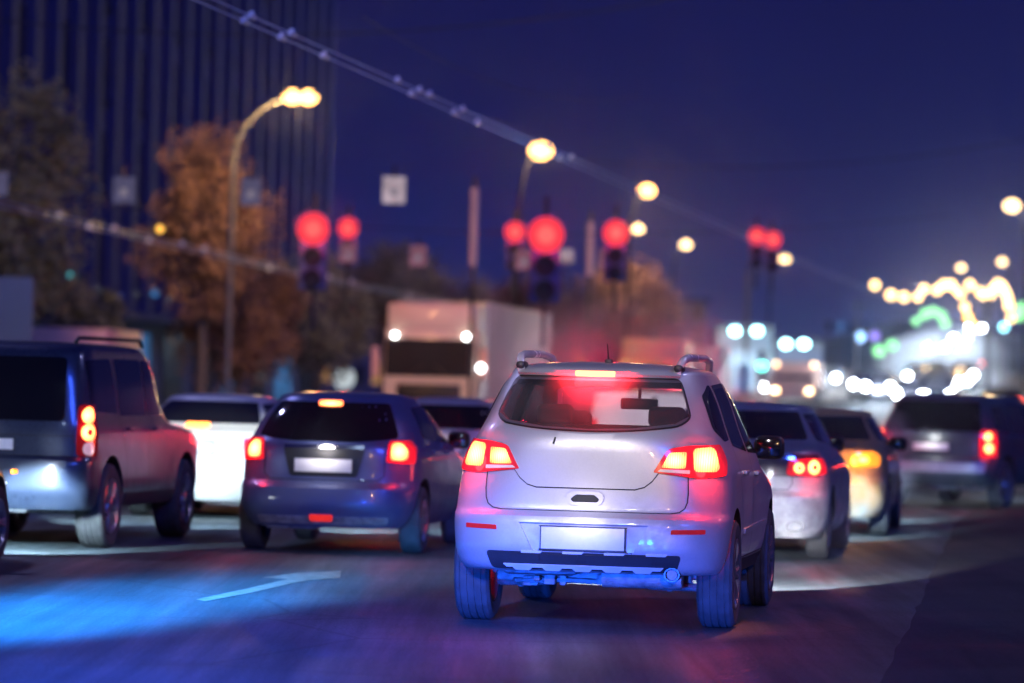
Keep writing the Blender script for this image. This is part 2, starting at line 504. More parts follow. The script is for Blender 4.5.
def boolean(base_bm, cutters, name, mats, angle=38):
    """difference of closed meshes; materials travel with the cutters"""
    me = bpy.data.meshes.new(name); base_bm.to_mesh(me); base_bm.free()
    for mm in mats: me.materials.append(mm)
    o = bpy.data.objects.new(name, me); COL.objects.link(o)
    tmp = []
    for bm in cutters:
        bmesh.ops.recalc_face_normals(bm, faces=bm.faces[:])
        cm = bpy.data.meshes.new('cutter'); bm.to_mesh(cm); bm.free()
        for mm in mats: cm.materials.append(mm)
        co = bpy.data.objects.new('cutter', cm); COL.objects.link(co); tmp.append(co)
        md = o.modifiers.new('cut', 'BOOLEAN'); md.operation = 'DIFFERENCE'; md.object = co; md.solver = 'EXACT'
        md.material_mode = 'INDEX'
    dg = bpy.context.evaluated_depsgraph_get(); dg.update()
    res = bpy.data.meshes.new_from_object(o.evaluated_get(dg))
    res.name = name
    o.modifiers.clear(); o.data = res
    for co in tmp:
        cm = co.data; bpy.data.objects.remove(co); bpy.data.meshes.remove(cm)
    bpy.data.meshes.remove(me)
    res.polygons.foreach_set('use_smooth', [True]*len(res.polygons))
    try: res.set_sharp_from_angle(angle=math.radians(angle))
    except Exception: pass
    return o

# ------------------------------------------------------------------ car parts
def wheel(parent, x, y, r, w, sg, rubber=None, alloy=None, spokes=5, seg=44):
    """sg: +1 right hand side"""
    bm = bmesh.new()
    ri = r*.66
    prof = [(-w*.46, ri), (-w*.5, ri+.03), (-w*.5, r-.035), (-w*.42, r-.008)]
    for g in (-.30, -.10, .10, .30):                       # tread with grooves
        prof += [((g-.022)*w*1.0, r), ((g-.018)*w, r-.009), ((g+.018)*w, r-.009), ((g+.022)*w, r)]
    prof += [(w*.42, r-.008), (w*.5, r-.035), (w*.5, ri+.03), (w*.46, ri), (-w*.46, ri)]
    lathe_x(bm, prof, seg)
    t = link('wheel', bm, rubber or M_rubber, parent, angle=25)
    t.location = (x, y, r)
    bm = bmesh.new()
    o = sg*w*.5
    lathe_x(bm, [(-sg*w*.44, ri-.005), (o*.7, ri-.02), (o*.96, ri-.004), (o*.99, ri-.012), (o*.8, ri-.035), (-sg*w*.40, ri-.03)], seg)
    lathe_x(bm, [(o*.2, .03), (o*.62, .075), (o*.86, .06), (o*.92, .03), (o*.93, .001)], 20)
    lathe_x(bm, [(-sg*w*.05, .001), (-sg*w*.05, ri-.03), (-sg*w*.10, ri-.03), (-sg*w*.10, .001)], 24)   # brake disc
    for k in range(spokes):
        for dd in (-.16, .16):
            a = 2*PI*k/spokes+dd
            a2 = 2*PI*k/spokes+dd*.5
            p0 = Vector((o*.72, math.cos(a2)*.05, math.sin(a2)*.05)); p1 = Vector((o*.88, math.cos(a)*(ri-.02), math.sin(a)*(ri-.02)))
            tube(bm, [p0, (p0+p1)/2+Vector((o*.06, 0, 0)), p1], .017, 6, .013)
    link('rim', bm, alloy or M_alloy, t, angle=40)
    return t

def spotlight(name, loc, target, col, watts, size=60, blend=.5, radius=.06, parent=None):
    ld = bpy.data.lights.new(name, 'SPOT'); ld.energy = watts; ld.color = col; ld.spot_size = math.radians(size); ld.spot_blend = blend; ld.shadow_soft_size = radius
    o = bpy.data.objects.new(name, ld); COL.objects.link(o)
    if parent is not None: o.parent = parent
    o.location = loc
    o.rotation_euler = (Vector(target)-Vector(loc)).to_track_quat('-Z', 'Y').to_euler()
    return o
def pointlight(name, loc, col, watts, radius=.08, parent=None):
    ld = bpy.data.lights.new(name, 'POINT'); ld.energy = watts; ld.color = col; ld.shadow_soft_size = radius
    o = bpy.data.objects.new(name, ld); COL.objects.link(o)
    if parent is not None: o.parent = parent
    o.location = loc
    return o

def mirror_poly(poly): return [(-u, v) for u, v in poly]

def build_car(name, sh, spec, label, cat, loc, heading, group=None):
    """sh: Shell, spec: dict of features. heading: angle to the right of +y"""
    root = empty(name, loc, -heading)
    tag(root, label, cat, group)
    g = spec.get
    P = spec['paint']
    L = g('length', 4.5); wr = g('wheel_r', .34); ya, yf = g('axles')
    track = g('track', .78); tw = g('tyre_w', .22)
    mats = [P, M_cavity, M_plastic]
    cutters = []
    for y in (ya, yf):
        c = bmesh.new()
        ra = wr+.065
        for s_ in (-1, 1):
            prof = [(s_*(track-.17), .001), (s_*(track-.17), ra), (s_*1.3, ra), (s_*1.3, .001)]
            lathe_x(c, prof, 40, (0, y, wr+.01))
        bmesh.ops.remove_doubles(c, verts=c.verts[:], dist=.004)
        for f in c.faces: f.material_index = 2
        cutters.append(c)
    if g('bumper_recess'):
        for poly, depth in g('bumper_recess'):
            c = bmesh.new(); prism(c, poly, 'y', -.3, depth, 2 if g('recess_dark') else 0); cutters.append(c)
    if g('open_cabin'):
        oc = g('open_cabin')
        c = sh.solid(inset=.05, zlo=.5, zhi=sh.zt-.02, mat=1)
        cutters.append(c)
        c = bmesh.new(); prism(c, oc['rear'], 'y', -.5, oc['rear_y'], 1); cutters.append(c)
        c = bmesh.new(); prism(c, oc['front'], 'y', oc['front_y'], 6, 1); cutters.append(c)
        for p in oc['sides']:
            c = bmesh.new(); prism(c, p, 'x', -1.4, 1.4, 1); cutters.append(c)
    body = boolean(sh.solid(), cutters, 'body', mats)
    body.parent = root
    W = sh.wrap
    # glass
    gm = g('glass')
    bm = bmesh.new(); patch(bm, W, g('rear_window'), off=g('glass_off', .003), thick=.012); rw = link('rear_window', bm, gm, root)
    if g('rear_window_frame'):
        bm = bmesh.new(); strip(bm, W, g('rear_window'), w=.014, off=.005, closed=True); link('window_seal', bm, M_plastic, rw)
    for poly in g('side_windows', []):
        for s_ in (1, -1):
            bm = bmesh.new(); patch(bm, lambda u, v: sh.side(u, v, s_), poly, off=.003, thick=.012); link('side_window', bm, gm if not g('side_glass') else g('side_glass'), root)
    if g('windscreen'):
        bm = bmesh.new(); patch(bm, sh.front, g('windscreen'), off=.004, thick=.012); link('windscreen', bm, g('screen_glass', gm), root)
    # panels / gaps / trims
    for path in g('gaps', []):
        bm = bmesh.new(); strip(bm, W, path, w=.008, off=.0025); link('panel_gap', bm, M_gap, root)
    for path in g('side_gaps', []):
        for s_ in (1, -1):
            bm = bmesh.new(); strip(bm, lambda u, v: sh.side(u, v, s_), path, w=.008, off=.0025); link('panel_gap', bm, M_gap, root)
    for nm, poly, off, th, mt in g('rear_patches', []):
        bm = bmesh.new(); patch(bm, W, poly, off=off, thick=th, step=.04); link(nm, bm, mt, root)
    for nm, poly, off, th, mt in g('side_patches', []):
        for s_ in (1, -1):
            bm = bmesh.new(); patch(bm, lambda u, v: sh.side(u, v, s_), poly, off=off, thick=th, step=.08); link(nm, bm, mt, root)
    # tail lamps: list of (poly, off, mat) ; first is the lens, others are its sub-parts
    for s_ in (1, -1):
        tl = None
        for i, (nm, poly, off, mt) in enumerate(g('tail_lamp')):
            pl = poly if s_ == 1 else mirror_poly(poly)
            bm = bmesh.new(); patch(bm, W, pl, off=off, thick=.03, step=.04)
            o = link('tail_light' if i == 0 else nm, bm, mt, root if i == 0 else tl)
            if i == 0: tl = o
    for poly in g('reflectors', []):
        for pl in (poly, mirror_poly(poly)):
            bm = bmesh.new(); patch(bm, W, pl, off=.006, thick=.02); link('reflector', bm, M_reflector, root)
    if g('high_lamp'):
        bm = bmesh.new(); patch(bm, W, g('high_lamp'), off=g('high_off', .02), thick=.05); link('brake_light', bm, g('high_mat', M_thirdbrake), root)
    # number plate
    if g('plate'):
        x0, x1, z0, z1, off = g('plate')
        p = [W(x0, z0), W(x1, z0), W(x1, z1), W(x0, z1)]
        yy = min(v.y for v in p)-off
        bm = bmesh.new(); box(bm, ((x0+x1)/2, yy, (z0+z1)/2), (x1-x0, .012, z1-z0), .004); pl_ = link('number_plate', bm, g('plate_mat', M_plate), root)
        bm = bmesh.new(); t_ = .007
        for c_, s2 in ((((x0+x1)/2, yy-.006, z0), (x1-x0+.02, .012, t_*2)), (((x0+x1)/2, yy-.006, z1), (x1-x0+.02, .012, t_)), ((x0, yy-.0065, (z0+z1)/2), (t_, .012, z1-z0)), ((x1, yy-.0065, (z0+z1)/2), (t_*1.6, .012, z1-z0))):
            box(bm, c_, s2, .002)
        link('plate_frame', bm, M_plastic, pl_)
        pointlight('plate_lamp', ((x0+x1)/2, yy-.16, z1+.10), (1, .93, .92), g('plate_w', .5), .08, root)
    # wheels
    for y in (ya, yf):
        for s_ in (-1, 1): wheel(root, s_*(track), y, wr, tw, s_, rubber=g('rubber'), spokes=g('spokes', 5))
    # mirrors
    my, mz = g('mirror', (L*.66, 1.05))
    for s_ in (-1, 1):
        p = sh.side(my, mz, s_)
        bm = bmesh.new()
        box(bm, (p.x+s_*.15, my, mz+.03), (.22, .13, .17), .055, 3)
        mo = link('wing_mirror', bm, g('mirror_mat', M_plastic), root)
        bm = bmesh.new(); box(bm, (p.x+s_*.04, my+.02, mz-.02), (.12, .06, .05), .015); link('mirror_arm', bm, M_plastic, mo)
        bm = bmesh.new(); box(bm, (p.x+s_*.15, my-.066, mz+.03), (.17, .006, .12), .002); link('mirror_glass', bm, G_dark, mo)
    for hy, hz in g('handles', []):
        for s_ in (-1, 1):
            p = sh.side(hy, hz, s_)
            bm = bmesh.new(); box(bm, (p.x+s_*.022, hy, hz), (.022, .19, .03), .01); box(bm, (p.x+s_*.005, hy-.07, hz), (.03, .03, .026), .005); box(bm, (p.x+s_*.005, hy+.07, hz), (.03, .03, .026), .005)
            link('door_handle', bm, g('handle_mat', P), root)
    # underbody: floor pan, axle, tank, arms
    bm = bmesh.new()
    zb = sh.zb
    if g('low_detail') is None:
        box(bm, (0, L*.55, zb+.03), (1.2, L*.6, .10), .03)
        tube(bm, [(-track+.1, ya, wr), (-.3, ya-.05, wr-.03), (.3, ya-.05, wr-.03), (track-.1, ya, wr)], .05, 8)
        box(bm, (0, ya-.12, wr-.04), (.95, .10, .09), .025)
        for s_ in (-1, 1):
            tube(bm, [(s_*.62, ya-.02, wr-.06), (s_*.25, ya-.3, wr-.05), (s_*.15, ya-.32, wr+.03)], .03, 6)
            tube(bm, [(s_*.55, ya, wr-.05), (s_*.52, ya+.6, zb)], .035, 6)
            tube(bm, [(s_*.60, ya-.06, wr-.06), (s_*.54, ya-.12, wr+.25)], .045, 8)
        box(bm, (-.3, .32, zb+.03), (.5, .28, .12), .04)
        link('chassis', bm, M_steel, root)
    else: bm.free()
    for ex in g('exhausts', []):
        x, z, r, yy = ex
        bm = bmesh.new()
        n_ = 20
        rings = []
        for t, rr in ((yy+.35, r), (yy, r), (yy, r*.82), (yy+.3, r*.8)):
            rings.append([bm.verts.new((x+rr*math.cos(2*PI*k/n_)*g('ex_wide', 1.15), t, z+rr*math.sin(2*PI*k/n_))) for k in range(n_)])
        for a, b in zip(rings, rings[1:]):
            for k in range(n_): bm.faces.new((a[k], a[(k+1) % n_], b[(k+1) % n_], b[k]))
        bm.faces.new(rings[-1])
        link('exhaust_pipe', bm, pbr('exhaust_steel', (.10, .10, .11), .35, metal=.6, var=.3), root)
    # head lamps
    hz_ = g('head_z', .68)
    for s_ in (-1, 1):
        bm = bmesh.new()
        pl = round_poly([(s_*.42, hz_-.06), (s_*.42, hz_+.06), (s_*.74, hz_+.09), (s_*.78, hz_-.03)], .02)
        patch(bm, sh.front, pl, off=.005, thick=.03)
        link('headlight', bm, g('head_mat', M_clearlens), root)
        bw = g('beam')
        if bw:
            spotlight('headlight_beam', (s_*.6, L+.04, hz_), (s_*.6, L+10, hz_-3.35+g('beam_up', 0)), g('beam_col', (.62, .86, 1)), bw*g('beam_k', 1.4), 40, .3, .07, root)
    if g('brake_glow'):
        for s_ in (-1, 1):
            gx, gz, gw = g('brake_glow')
            p = W(s_*gx, gz)
            pointlight('red_glow_light', (p.x+s_*.09, p.y-.085, gz), g('glow_col', (1, .02, .025)), gw, .07, root)  # set outside the lens to spread red glow over the bodywork
    return root

def place(x, y, z=None): return (x, y, hill(x, y) if z is None else z)
def copy_tree(o, parent=None):
    c = o.copy(); COL.objects.link(c); c.parent = parent
    for ch in list(o.children): copy_tree(ch, c)
    return c

# ------------------------------------------------------------------ paints
P_silver = paint('silver_paint', (.60, .59, .62), .4, .3, dirt=.8, grime=(.26, .26, .29))
P_suv = paint('grey_blue_paint', (.035, .05, .10), .5, .2, dirt=.35, grime=(.08, .09, .12))
P_hatch = paint('dark_blue_paint', (.09, .12, .28), .35, .24, dirt=.6, grime=(.14, .15, .20))
P_champagne = paint('pale_silver_paint', (.62, .60, .58), .3, .36, dirt=.3, grime=(.3, .3, .3))
P_rose = paint('rose_silver_paint', (.50, .40, .42), .4, .34, dirt=.3)
P_plum = paint('dark_sedan_paint', (.20, .19, .23), .3, .28, dirt=.95, grime=(.6, .6, .62))  # pale low grime also paints headlight onto the bumper
P_taxi = paint('yellow_paint', (.40, .20, .06), .15, .35, dirt=.95, grime=(.36, .35, .33))  # whitish grime low down also stands for light on the lower body
P_green = paint('grey_green_paint', (.07, .10, .11), .4, .32, dirt=.5, grime=(.2, .22, .22))
P_black = paint('black_paint', (.03, .03, .04), .3, .3, dirt=.3)
P_white = paint('white_van_paint', (.72, .72, .70), .0, .4, dirt=.25)
M_trim = pbr('bright_trim', (.85, .85, .88), .35, metal=.2, var=.08)
G_hero = glass('tinted_rear_glass', .48, .06, (1, .92, .96), (.5, .48, .52))
G_side = glass('side_glass', .25, .05)
G_screen = glass('windscreen_glass', .95, .02)
G_dark = pbr('privacy_glass', (.006, .006, .008), .08, coat=.6, var=.1, rvar=.04)
M_seat = pbr('seat_fabric', (.05, .05, .055), .9)

def sm(poly, r=.03, seg=3): return round_poly(poly, r, seg)
def sym(half):
    """half outline from the top centre-right down to bottom centre, mirrored to a full polygon"""
    return half + [(-u, v) for u, v in half[::-1] if abs(u) > 1e-6]

# ------------------------------------------------------------------ silver SUV, the sharp one
hs = Shell(
    W=[(.36, .84), (.42, .875), (.52, .90), (.72, .915), (.9, .91), (1.02, .90), (1.10, .88), (1.2, .84), (1.3, .80), (1.5, .73), (1.665, .65)],
    R=[(.36, .12), (.40, .06), (.45, .03), (.54, 0), (.68, .005), (.735, .022), (.755, .07), (.80, .08), (1.18, .085), (1.26, .105), (1.32, .16), (1.62, .40), (1.665, .45)],
    Fr=[(.28, 4.42), (.5, 4.6), (.75, 4.58), (.88, 4.45), (.95, 4.1), (1.0, 3.8), (1.04, 3.58), (1.1, 3.44), (1.6, 2.62), (1.665, 2.45)],
    zt=1.665, ztop=1.745, Lr=[(.28, .75), (.75, .8), (1.0, 1.0), (1.3, 1.1), (1.665, 1.0)], nr=[(.28, 4.6), (.9, 4.2), (1.3, 3.5), (1.665, 3.2)],
    Lf=[(.28, 1.1), (1.0, 1.1), (1.1, .9), (1.665, .6)], nf=2.8, zb=.37, roof_m=2.2, dz=.02, q=30)
rear_win = sm([(-.605, 1.632), (.605, 1.632), (.70, 1.385), (.60, 1.325), (.33, 1.29), (0, 1.278), (-.33, 1.29), (-.60, 1.325), (-.70, 1.385)], [.05, .05, .04, .08, .15, .15, .15, .08, .04])
gate = []
pp = [(.665, 1.03), (.668, .87), (.655, .80), (.60, .768), (.52, .762)]
for i in range(len(pp)-1):
    gate.append(pp[i])
gate_path = [(.665, 1.03), (.668, .90), (.662, .84), (.645, .80), (.61, .775), (.55, .765), (-.55, .765), (-.61, .775), (-.645, .80), (-.662, .84), (-.668, .90), (-.665, 1.03)]
crease = [(.47, 1.03), (.43, .975), (.38, .935), (.32, .918), (-.32, .918), (-.38, .935), (-.43, .975), (-.47, 1.03)]
upper_panel = [(-.665, 1.20), (-.56, 1.19), (-.50, 1.10)] + [(-u, v) for u, v in [(.47, 1.03), (.43, .975), (.38, .935), (.32, .918)]] + [(.32, .918), (.38, .935), (.43, .975), (.47, 1.03), (.50, 1.10), (.56, 1.19), (.665, 1.20), (.66, 1.28), (.6, 1.305), (.33, 1.272), (0, 1.26), (-.33, 1.272), (-.6, 1.305), (-.66, 1.28)]
notch = [(-.50, .402)]
for k in range(5):
    x0 = -.46+k*.195
    notch += [(x0, .402), (x0+.02, .385), (x0+.11, .385), (x0+.13, .402)]
skid_low = notch + [(.50, .402), (.52, .42), (-.52, .42)]
tabs = [('skid_trim', sm([(-.40+k*.27, .493), (-.40+k*.27, .507), (-.26+k*.27, .507), (-.275+k*.27, .493)],   .003), .008, .02, M_trim) for k in range(4)]
blocks = [('bumper_pad', sm([(-.46+k*.245, .432), (-.475+k*.245, .490), (-.275+k*.245, .490), (-.29+k*.245, .432)], .012), .014, .03, M_greyplastic) for k in range(4)]
hero = build_car('silver_suv', hs, dict(
    paint=P_silver, length=4.6, wheel_r=.36, axles=(.85, 3.56), track=.805, tyre_w=.235, glass=G_hero, side_glass=G_side, screen_glass=G_screen,
    rear_window=rear_win, rear_window_frame=True, rubber=M_dusty_rubber,
    side_windows=[sm([(.62, 1.30), (.72, 1.53), (1.00, 1.60), (1.10, 1.60), (1.08, 1.24), (.80, 1.23)], .04),
                  sm([(1.18, 1.20), (1.20, 1.60), (1.98, 1.62), (2.00, 1.15)], .03),
                  sm([(2.08, 1.145), (2.06, 1.62), (2.45, 1.60), (3.10, 1.22), (3.18, 1.12)], .03)],
    windscreen=sm([(-.60, 1.14), (.60, 1.14), (.52, 1.56), (-.52, 1.56)], .05),
    open_cabin=dict(rear=[(-.545, 1.612), (.545, 1.612), (.625, 1.395), (.55, 1.345), (.3, 1.31), (0, 1.298), (-.3, 1.31), (-.55, 1.345), (-.625, 1.395)], rear_y=.9,
                    front=[(-.64, 1.125), (.64, 1.125), (.55, 1.575), (-.55, 1.575)], front_y=2.5,
                    sides=[[(.70, 1.32), (.78, 1.50), (1.02, 1.57), (1.07, 1.57), (1.05, 1.26), (.82, 1.25)],
                           [(1.21, 1.22), (1.23, 1.575), (1.95, 1.59), (1.97, 1.175)],
                           [(2.11, 1.17), (2.09, 1.59), (2.43, 1.57), (3.04, 1.22), (3.08, 1.15)]]),
    gaps=[gate_path, [(u, v-.004) for u, v in crease], [(-.58, .758), (.58, .758)]],  # crease line and lower doubling are shade drawn as dark strips
    side_gaps=[[(2.04, 1.62), (2.05, 1.1), (2.03, .55), (2.0, .42)], [(1.14, 1.60), (1.13, 1.1), (1.22, .85), (1.32, .55), (1.34, .42)], [(3.20, 1.1), (3.22, .8), (3.12, .42)], [(1.3, .44), (3.2, .44)]],
    bumper_recess=[([(-.42, .688), (.42, .688), (.385, .62), (.335, .52), (.32, .505), (-.32, .505), (-.335, .52), (-.385, .62)], .035)],
    rear_patches=[('tailgate_panel', upper_panel, .011, .03, P_silver),
                  ('handle_surround', sm([(-.13, .86), (-.09, .897), (.09, .897), (.13, .86), (.10, .805), (-.10, .805)], .025), .017, .03, P_silver),
                  ('handle_recess', sm([(-.095, .845), (-.06, .874), (.06, .874), (.095, .845), (.08, .825), (-.08, .825)], .012), .020, .02, M_gap),
                  ('bumper_insert', sm([(-.60, .385), (-.64, .50), (.64, .50), (.60, .385)], .03), .004, .03, M_greyplastic),
                  ('skid_trim', skid_low, .012, .03, M_trim), ('washer_nozzle', sm([(-.222, 1.195), (-.21, 1.235), (-.20, 1.235), (-.21, 1.195)], .004), .02, .02, M_gap)] + tabs + blocks,
    side_patches=[('sill_trim', sm([(1.32, .33), (1.32, .43), (3.1, .43), (3.1, .33)], .01), .01, .03, M_greyplastic),
                  ('door_moulding', sm([(1.4, .60), (1.4, .64), (3.1, .66), (3.1, .62)], .01), .012, .03, P_silver)],
    tail_lamp=[('tail_light', sm([(.435, 1.03), (.52, 1.18), (.66, 1.20), (1.06, 1.21), (1.11, 1.11), (1.04, 1.01), (.72, .995)], [.01, .03, .02, .04, .05, .04, .03]), .016, M_redlens),
               ('lamp_bulb', sm([(.70, 1.035), (.70, 1.182), (.88, 1.19), (.93, 1.175), (.93, 1.055), (.89, 1.035)], .03), .021, M_brake),
               ('lamp_bulb', sm([(.485, 1.06), (.535, 1.155), (.65, 1.16), (.64, 1.055)], .015), .021, M_brake),
               ('reversing_lamp', sm([(.46, 1.035), (.48, 1.05), (.67, 1.045), (.67, 1.022)], .005), .021, M_clearlens)],
    reflectors=[sm([(.565, .635), (.57, .665), (.80, .67), (.80, .64)], .008)],
    high_lamp=sm([(-.13, 1.636), (-.13, 1.676), (.13, 1.676), (.13, 1.636)], .008), high_off=.035,
    plate=(-.275, .275, .515, .668, -.006), mirror=(3.02, 1.14), mirror_mat=M_plastic,
    handles=[(1.42, 1.02), (2.28, 1.0)], exhausts=[(.575, .375, .045, .06)], head_z=.78, plate_w=2.2, spokes=6,
    beam=900, beam_col=(.9, .93, 1), beam_k=3.2, brake_glow=(.80, 1.10, 11)),
    'silver SUV with three red brake lights, the nearest and sharpest vehicle in the traffic', 'SUV',
    place(.487, 23.82), math.atan(.155))
# spoiler lip above the rear window
bm = bmesh.new(); patch(bm, hs.wrap, sm([(-.60, 1.640), (-.58, 1.664), (.58, 1.664), (.60, 1.640)], .008), off=.022, thick=.05, step=.05); link('roof_spoiler', bm, P_silver, hero)
for s_ in (-1, 1):
    bm = bmesh.new()
    pts = [(s_*.52, .60, 1.68), (s_*.535, .66, 1.735), (s_*.545, .76, 1.765), (s_*.555, 1.0, 1.782), (s_*.565, 1.9, 1.79), (s_*.56, 2.3, 1.77), (s_*.54, 2.46, 1.70)]
    tube(bm, pts, .026, 10)
    rr_ = link('roof_rail', bm, pbr('satin_rail', (.85, .83, .82), .25, metal=.3, var=.05), hero)
    bm = bmesh.new(); box(bm, (s_*.525, .68, 1.705), (.06, .20, .05), .02)
    link('rail_foot', bm, M_plastic, rr_)
bm = bmesh.new(); tube(bm, [(0.02, .95, 1.73), (.02, .90, 1.79), (.02, .84, 1.86)], .008, 6, .004); box(bm, (.02, .96, 1.745), (.05, .10, .03), .012); link('antenna', bm, M_plastic, hero)
# tubes, muffler and brackets that hang below the bumper
rq = random.Random(11)
def under(name, fn):
    bm = bmesh.new(); fn(bm); link(name, bm, M_steel, hero)
def muffler(bm):
    vs = []; tube(bm, [(.10, .30, .345), (.62, .30, .345)], .075, 16); tube(bm, [(.575, .08, .375), (.575, .22, .37), (.50, .30, .35)], .035, 10)
under('muffler', muffler)
under('cross_member', lambda bm: box(bm, (-.12, .62, .315), (1.05, .09, .075), .02))
under('anti_roll_bar', lambda bm: tube(bm, [(-.58, .80, .30), (-.5, .50, .285), (-.2, .46, .30), (.25, .46, .29), (.5, .52, .28), (.58, .80, .30)], .016, 8))
for s_ in (-1, 1):
    under('shock_absorber', lambda bm: tube(bm, [(s_*.50, .70, .26), (s_*.47, .60, .36), (s_*.45, .55, .46)], .035, 10, .028))
    under('control_arm', lambda bm: tube(bm, [(s_*.66, .84, .26), (s_*.40, .56, .275), (s_*.18, .60, .31)], .026, 8))
for k in range(9):
    x = rq.uniform(-.5, .5); y = rq.uniform(.35, .9)
    under('bracket', lambda bm: box(bm, (x, y, rq.uniform(.28, .34)), (rq.uniform(.04, .12), .06, rq.uniform(.03, .08)), .012))
# cabin
def seat(x, y, w=.5, h=.62, z=.88):
    bm = bmesh.new()
    box(bm, (x, y, z+.02), (w, .14, h), .06, 3, Matrix.Rotation(0, 3, 'X'))
    s_ = link('seat', bm, M_seat, hero)
    bm = bmesh.new(); box(bm, (x, y-.01, z+h*.5+.13), (.25, .10, .17), .045, 3)
    tube(bm, [(x-.05, y, z+h*.45), (x-.05, y, z+h*.5+.1)], .008, 6); tube(bm, [(x+.05, y, z+h*.45), (x+.05, y, z+h*.5+.1)], .008, 6)
    link('headrest', bm, M_seat, s_)
for x in (-.38, .38): seat(x, 2.25)
bm = bmesh.new(); box(bm, (0, 1.30, 1.04), (1.30, .14, .56), .06, 3); rs = link('rear_seat', bm, M_seat, hero)
for x in (-.38, .38):
    bm = bmesh.new(); box(bm, (x, 1.29, 1.38), (.25, .09, .14), .04, 3); link('headrest', bm, M_seat, rs)
bm = bmesh.new(); box(bm, (0, 3.15, 1.0), (1.5, .5, .20), .07, 3); link('dashboard', bm, M_seat, hero)
bm = bmesh.new()
ring = [(-.38+.18*math.cos(t), 2.85-.05*math.sin(t), 1.06+.18*math.sin(t)) for t in [2*PI*k/24 for k in range(25)]]
tube(bm, ring, .016, 8, caps=False); box(bm, (-.38, 2.87, 1.06), (.3, .03, .05), .012); link('steering_wheel', bm, M_seat, hero)
bm = bmesh.new(); box(bm, (.02, 2.72, 1.46), (.27, .03, .08), .02, 3); tube(bm, [(.02, 2.72, 1.48), (.02, 2.75, 1.58)], .012, 6); link('interior_mirror', bm, M_plastic, hero)
def brake_bar(loc, aim, w_):
    ld = bpy.data.lights.new('red_glow_light', 'AREA'); ld.shape = 'RECTANGLE'; ld.size = .26; ld.size_y = .03; ld.spread = math.radians(178); ld.energy = w_; ld.color = (1, .02, .03)
    o = bpy.data.objects.new('red_glow_light', ld); COL.objects.link(o); o.parent = hero; o.location = loc
    o.rotation_euler = Vector(aim).to_track_quat('-Z', 'Y').to_euler()
bp_ = hs.wrap(0, 1.655)
brake_bar(bp_+Vector((0, -.075, -.01)), (0, 1, -.75), 210)  # red bar outside the glass, added to spread glow over the window
brake_bar(bp_+Vector((0, .20, -.02)), (0, .3, -1), 6)

# ------------------------------------------------------------------ big boxy SUV on the left
ds = Shell(
    W=[(.30, .84), (.42, .93), (.60, .955), (1.0, .955), (1.12, .94), (1.2, .92), (1.5, .88), (1.80, .82)],
    R=[(.30, .16), (.42, .06), (.55, .0), (.80, .0), (.83, .06), (1.1, .07), (1.3, .10), (1.78, .22), (1.80, .26)],
    Fr=[(.30, 4.6), (.5, 4.83), (.85, 4.82), (1.0, 4.70), (1.08, 4.2), (1.12, 3.7), (1.2, 3.5), (1.75, 2.95), (1.80, 2.8)],
    zt=1.80, ztop=1.87, Lr=[(.3, .5), (.8, .45), (1.8, .5)], nr=5.5, Lf=[(.3, .9), (1.1, .9), (1.8, .6)], nf=3.2, zb=.36, q=18, dz=.03)
def circ(cx, cz, r, n=18, kx=1.0): return [(cx+r*kx*math.cos(2*PI*k/n), cz+r*math.sin(2*PI*k/n)) for k in range(n)]
disco = build_car('grey_suv', ds, dict(
    paint=P_suv, length=4.83, wheel_r=.385, axles=(.9, 3.79), track=.835, tyre_w=.255, glass=G_dark, rubber=M_dusty_rubber,
    rear_window=sm([(-.72, 1.15), (-.70, 1.72), (.70, 1.72), (.72, 1.15)], .05),
    side_windows=[sm([(.30, 1.24), (.32, 1.70), (1.15, 1.72), (1.17, 1.22)], .06), sm([(1.28, 1.20), (1.28, 1.72), (2.2, 1.72), (2.22, 1.20)], .05), sm([(2.30, 1.20), (2.28, 1.72), (2.85, 1.70), (3.45, 1.25), (3.4, 1.20)], .05)],
    gaps=[[(-.80, 1.02), (.80, 1.02)], [(.80, 1.72), (.82, 1.3), (.80, 1.02), (.80, .84), (-.80, .84), (-.80, 1.02), (-.82, 1.3), (-.80, 1.72)]],
    side_gaps=[[(2.26, 1.7), (2.27, 1.2), (2.26, .5)], [(1.22, 1.7), (1.22, 1.1), (1.42, .8), (1.45, .5)], [(3.4, 1.15), (3.4, .5)], [(1.4, .47), (3.4, .47)]],
    rear_patches=[('bumper_step', sm([(-.75, .70), (-.77, .80), (.77, .80), (.75, .70)], .02), .02, .04, P_suv)],
    side_patches=[('sill_trim', sm([(1.42, .38), (1.42, .49), (3.35, .49), (3.35, .38)], .01), .012, .03, M_greyplastic)],
    tail_lamp=[('tail_light', sm([(.83, .84), (.83, 1.30), (1.10, 1.30), (1.10, .84)], .04), .014, M_darkred),
               ('lamp_bulb', circ(.945, 1.205, .078), .02, M_brake), ('lamp_bulb', circ(.945, 1.055, .078), .02, M_brake),
               ('lamp_hub', circ(.945, 1.055, .028), .026, M_redlens), ('reversing_lamp', circ(.945, .91, .06), .02, M_clearlens)],
    plate=(-.27, .27, .88, .99, .004), mirror=(3.45, 1.22), handles=[(1.5, 1.08), (2.5, 1.08)], head_z=.85, beam=900, brake_glow=(.92, 1.12, 1.2), spokes=7),
    'grey-blue boxy SUV with stacked round tail lights at the left edge of the photo', 'SUV', place(-4.68, 32.9), math.atan(.149))
for s_ in (-1, 1):
    bm = bmesh.new(); tube(bm, [(s_*.72, .4, 1.86), (s_*.72, .5, 1.90), (s_*.72, 2.7, 1.91), (s_*.72, 2.8, 1.85)], .02, 6); link('roof_rail', bm, M_plastic, disco)
bm = bmesh.new(); tube(bm, [(.55, .5, .42), (.2, .25, .38), (-.4, .2, .38)], .035, 8); box(bm, (.0, .3, .40), (.8, .35, .16), .05); link('tow_beam', bm, M_steel, disco)

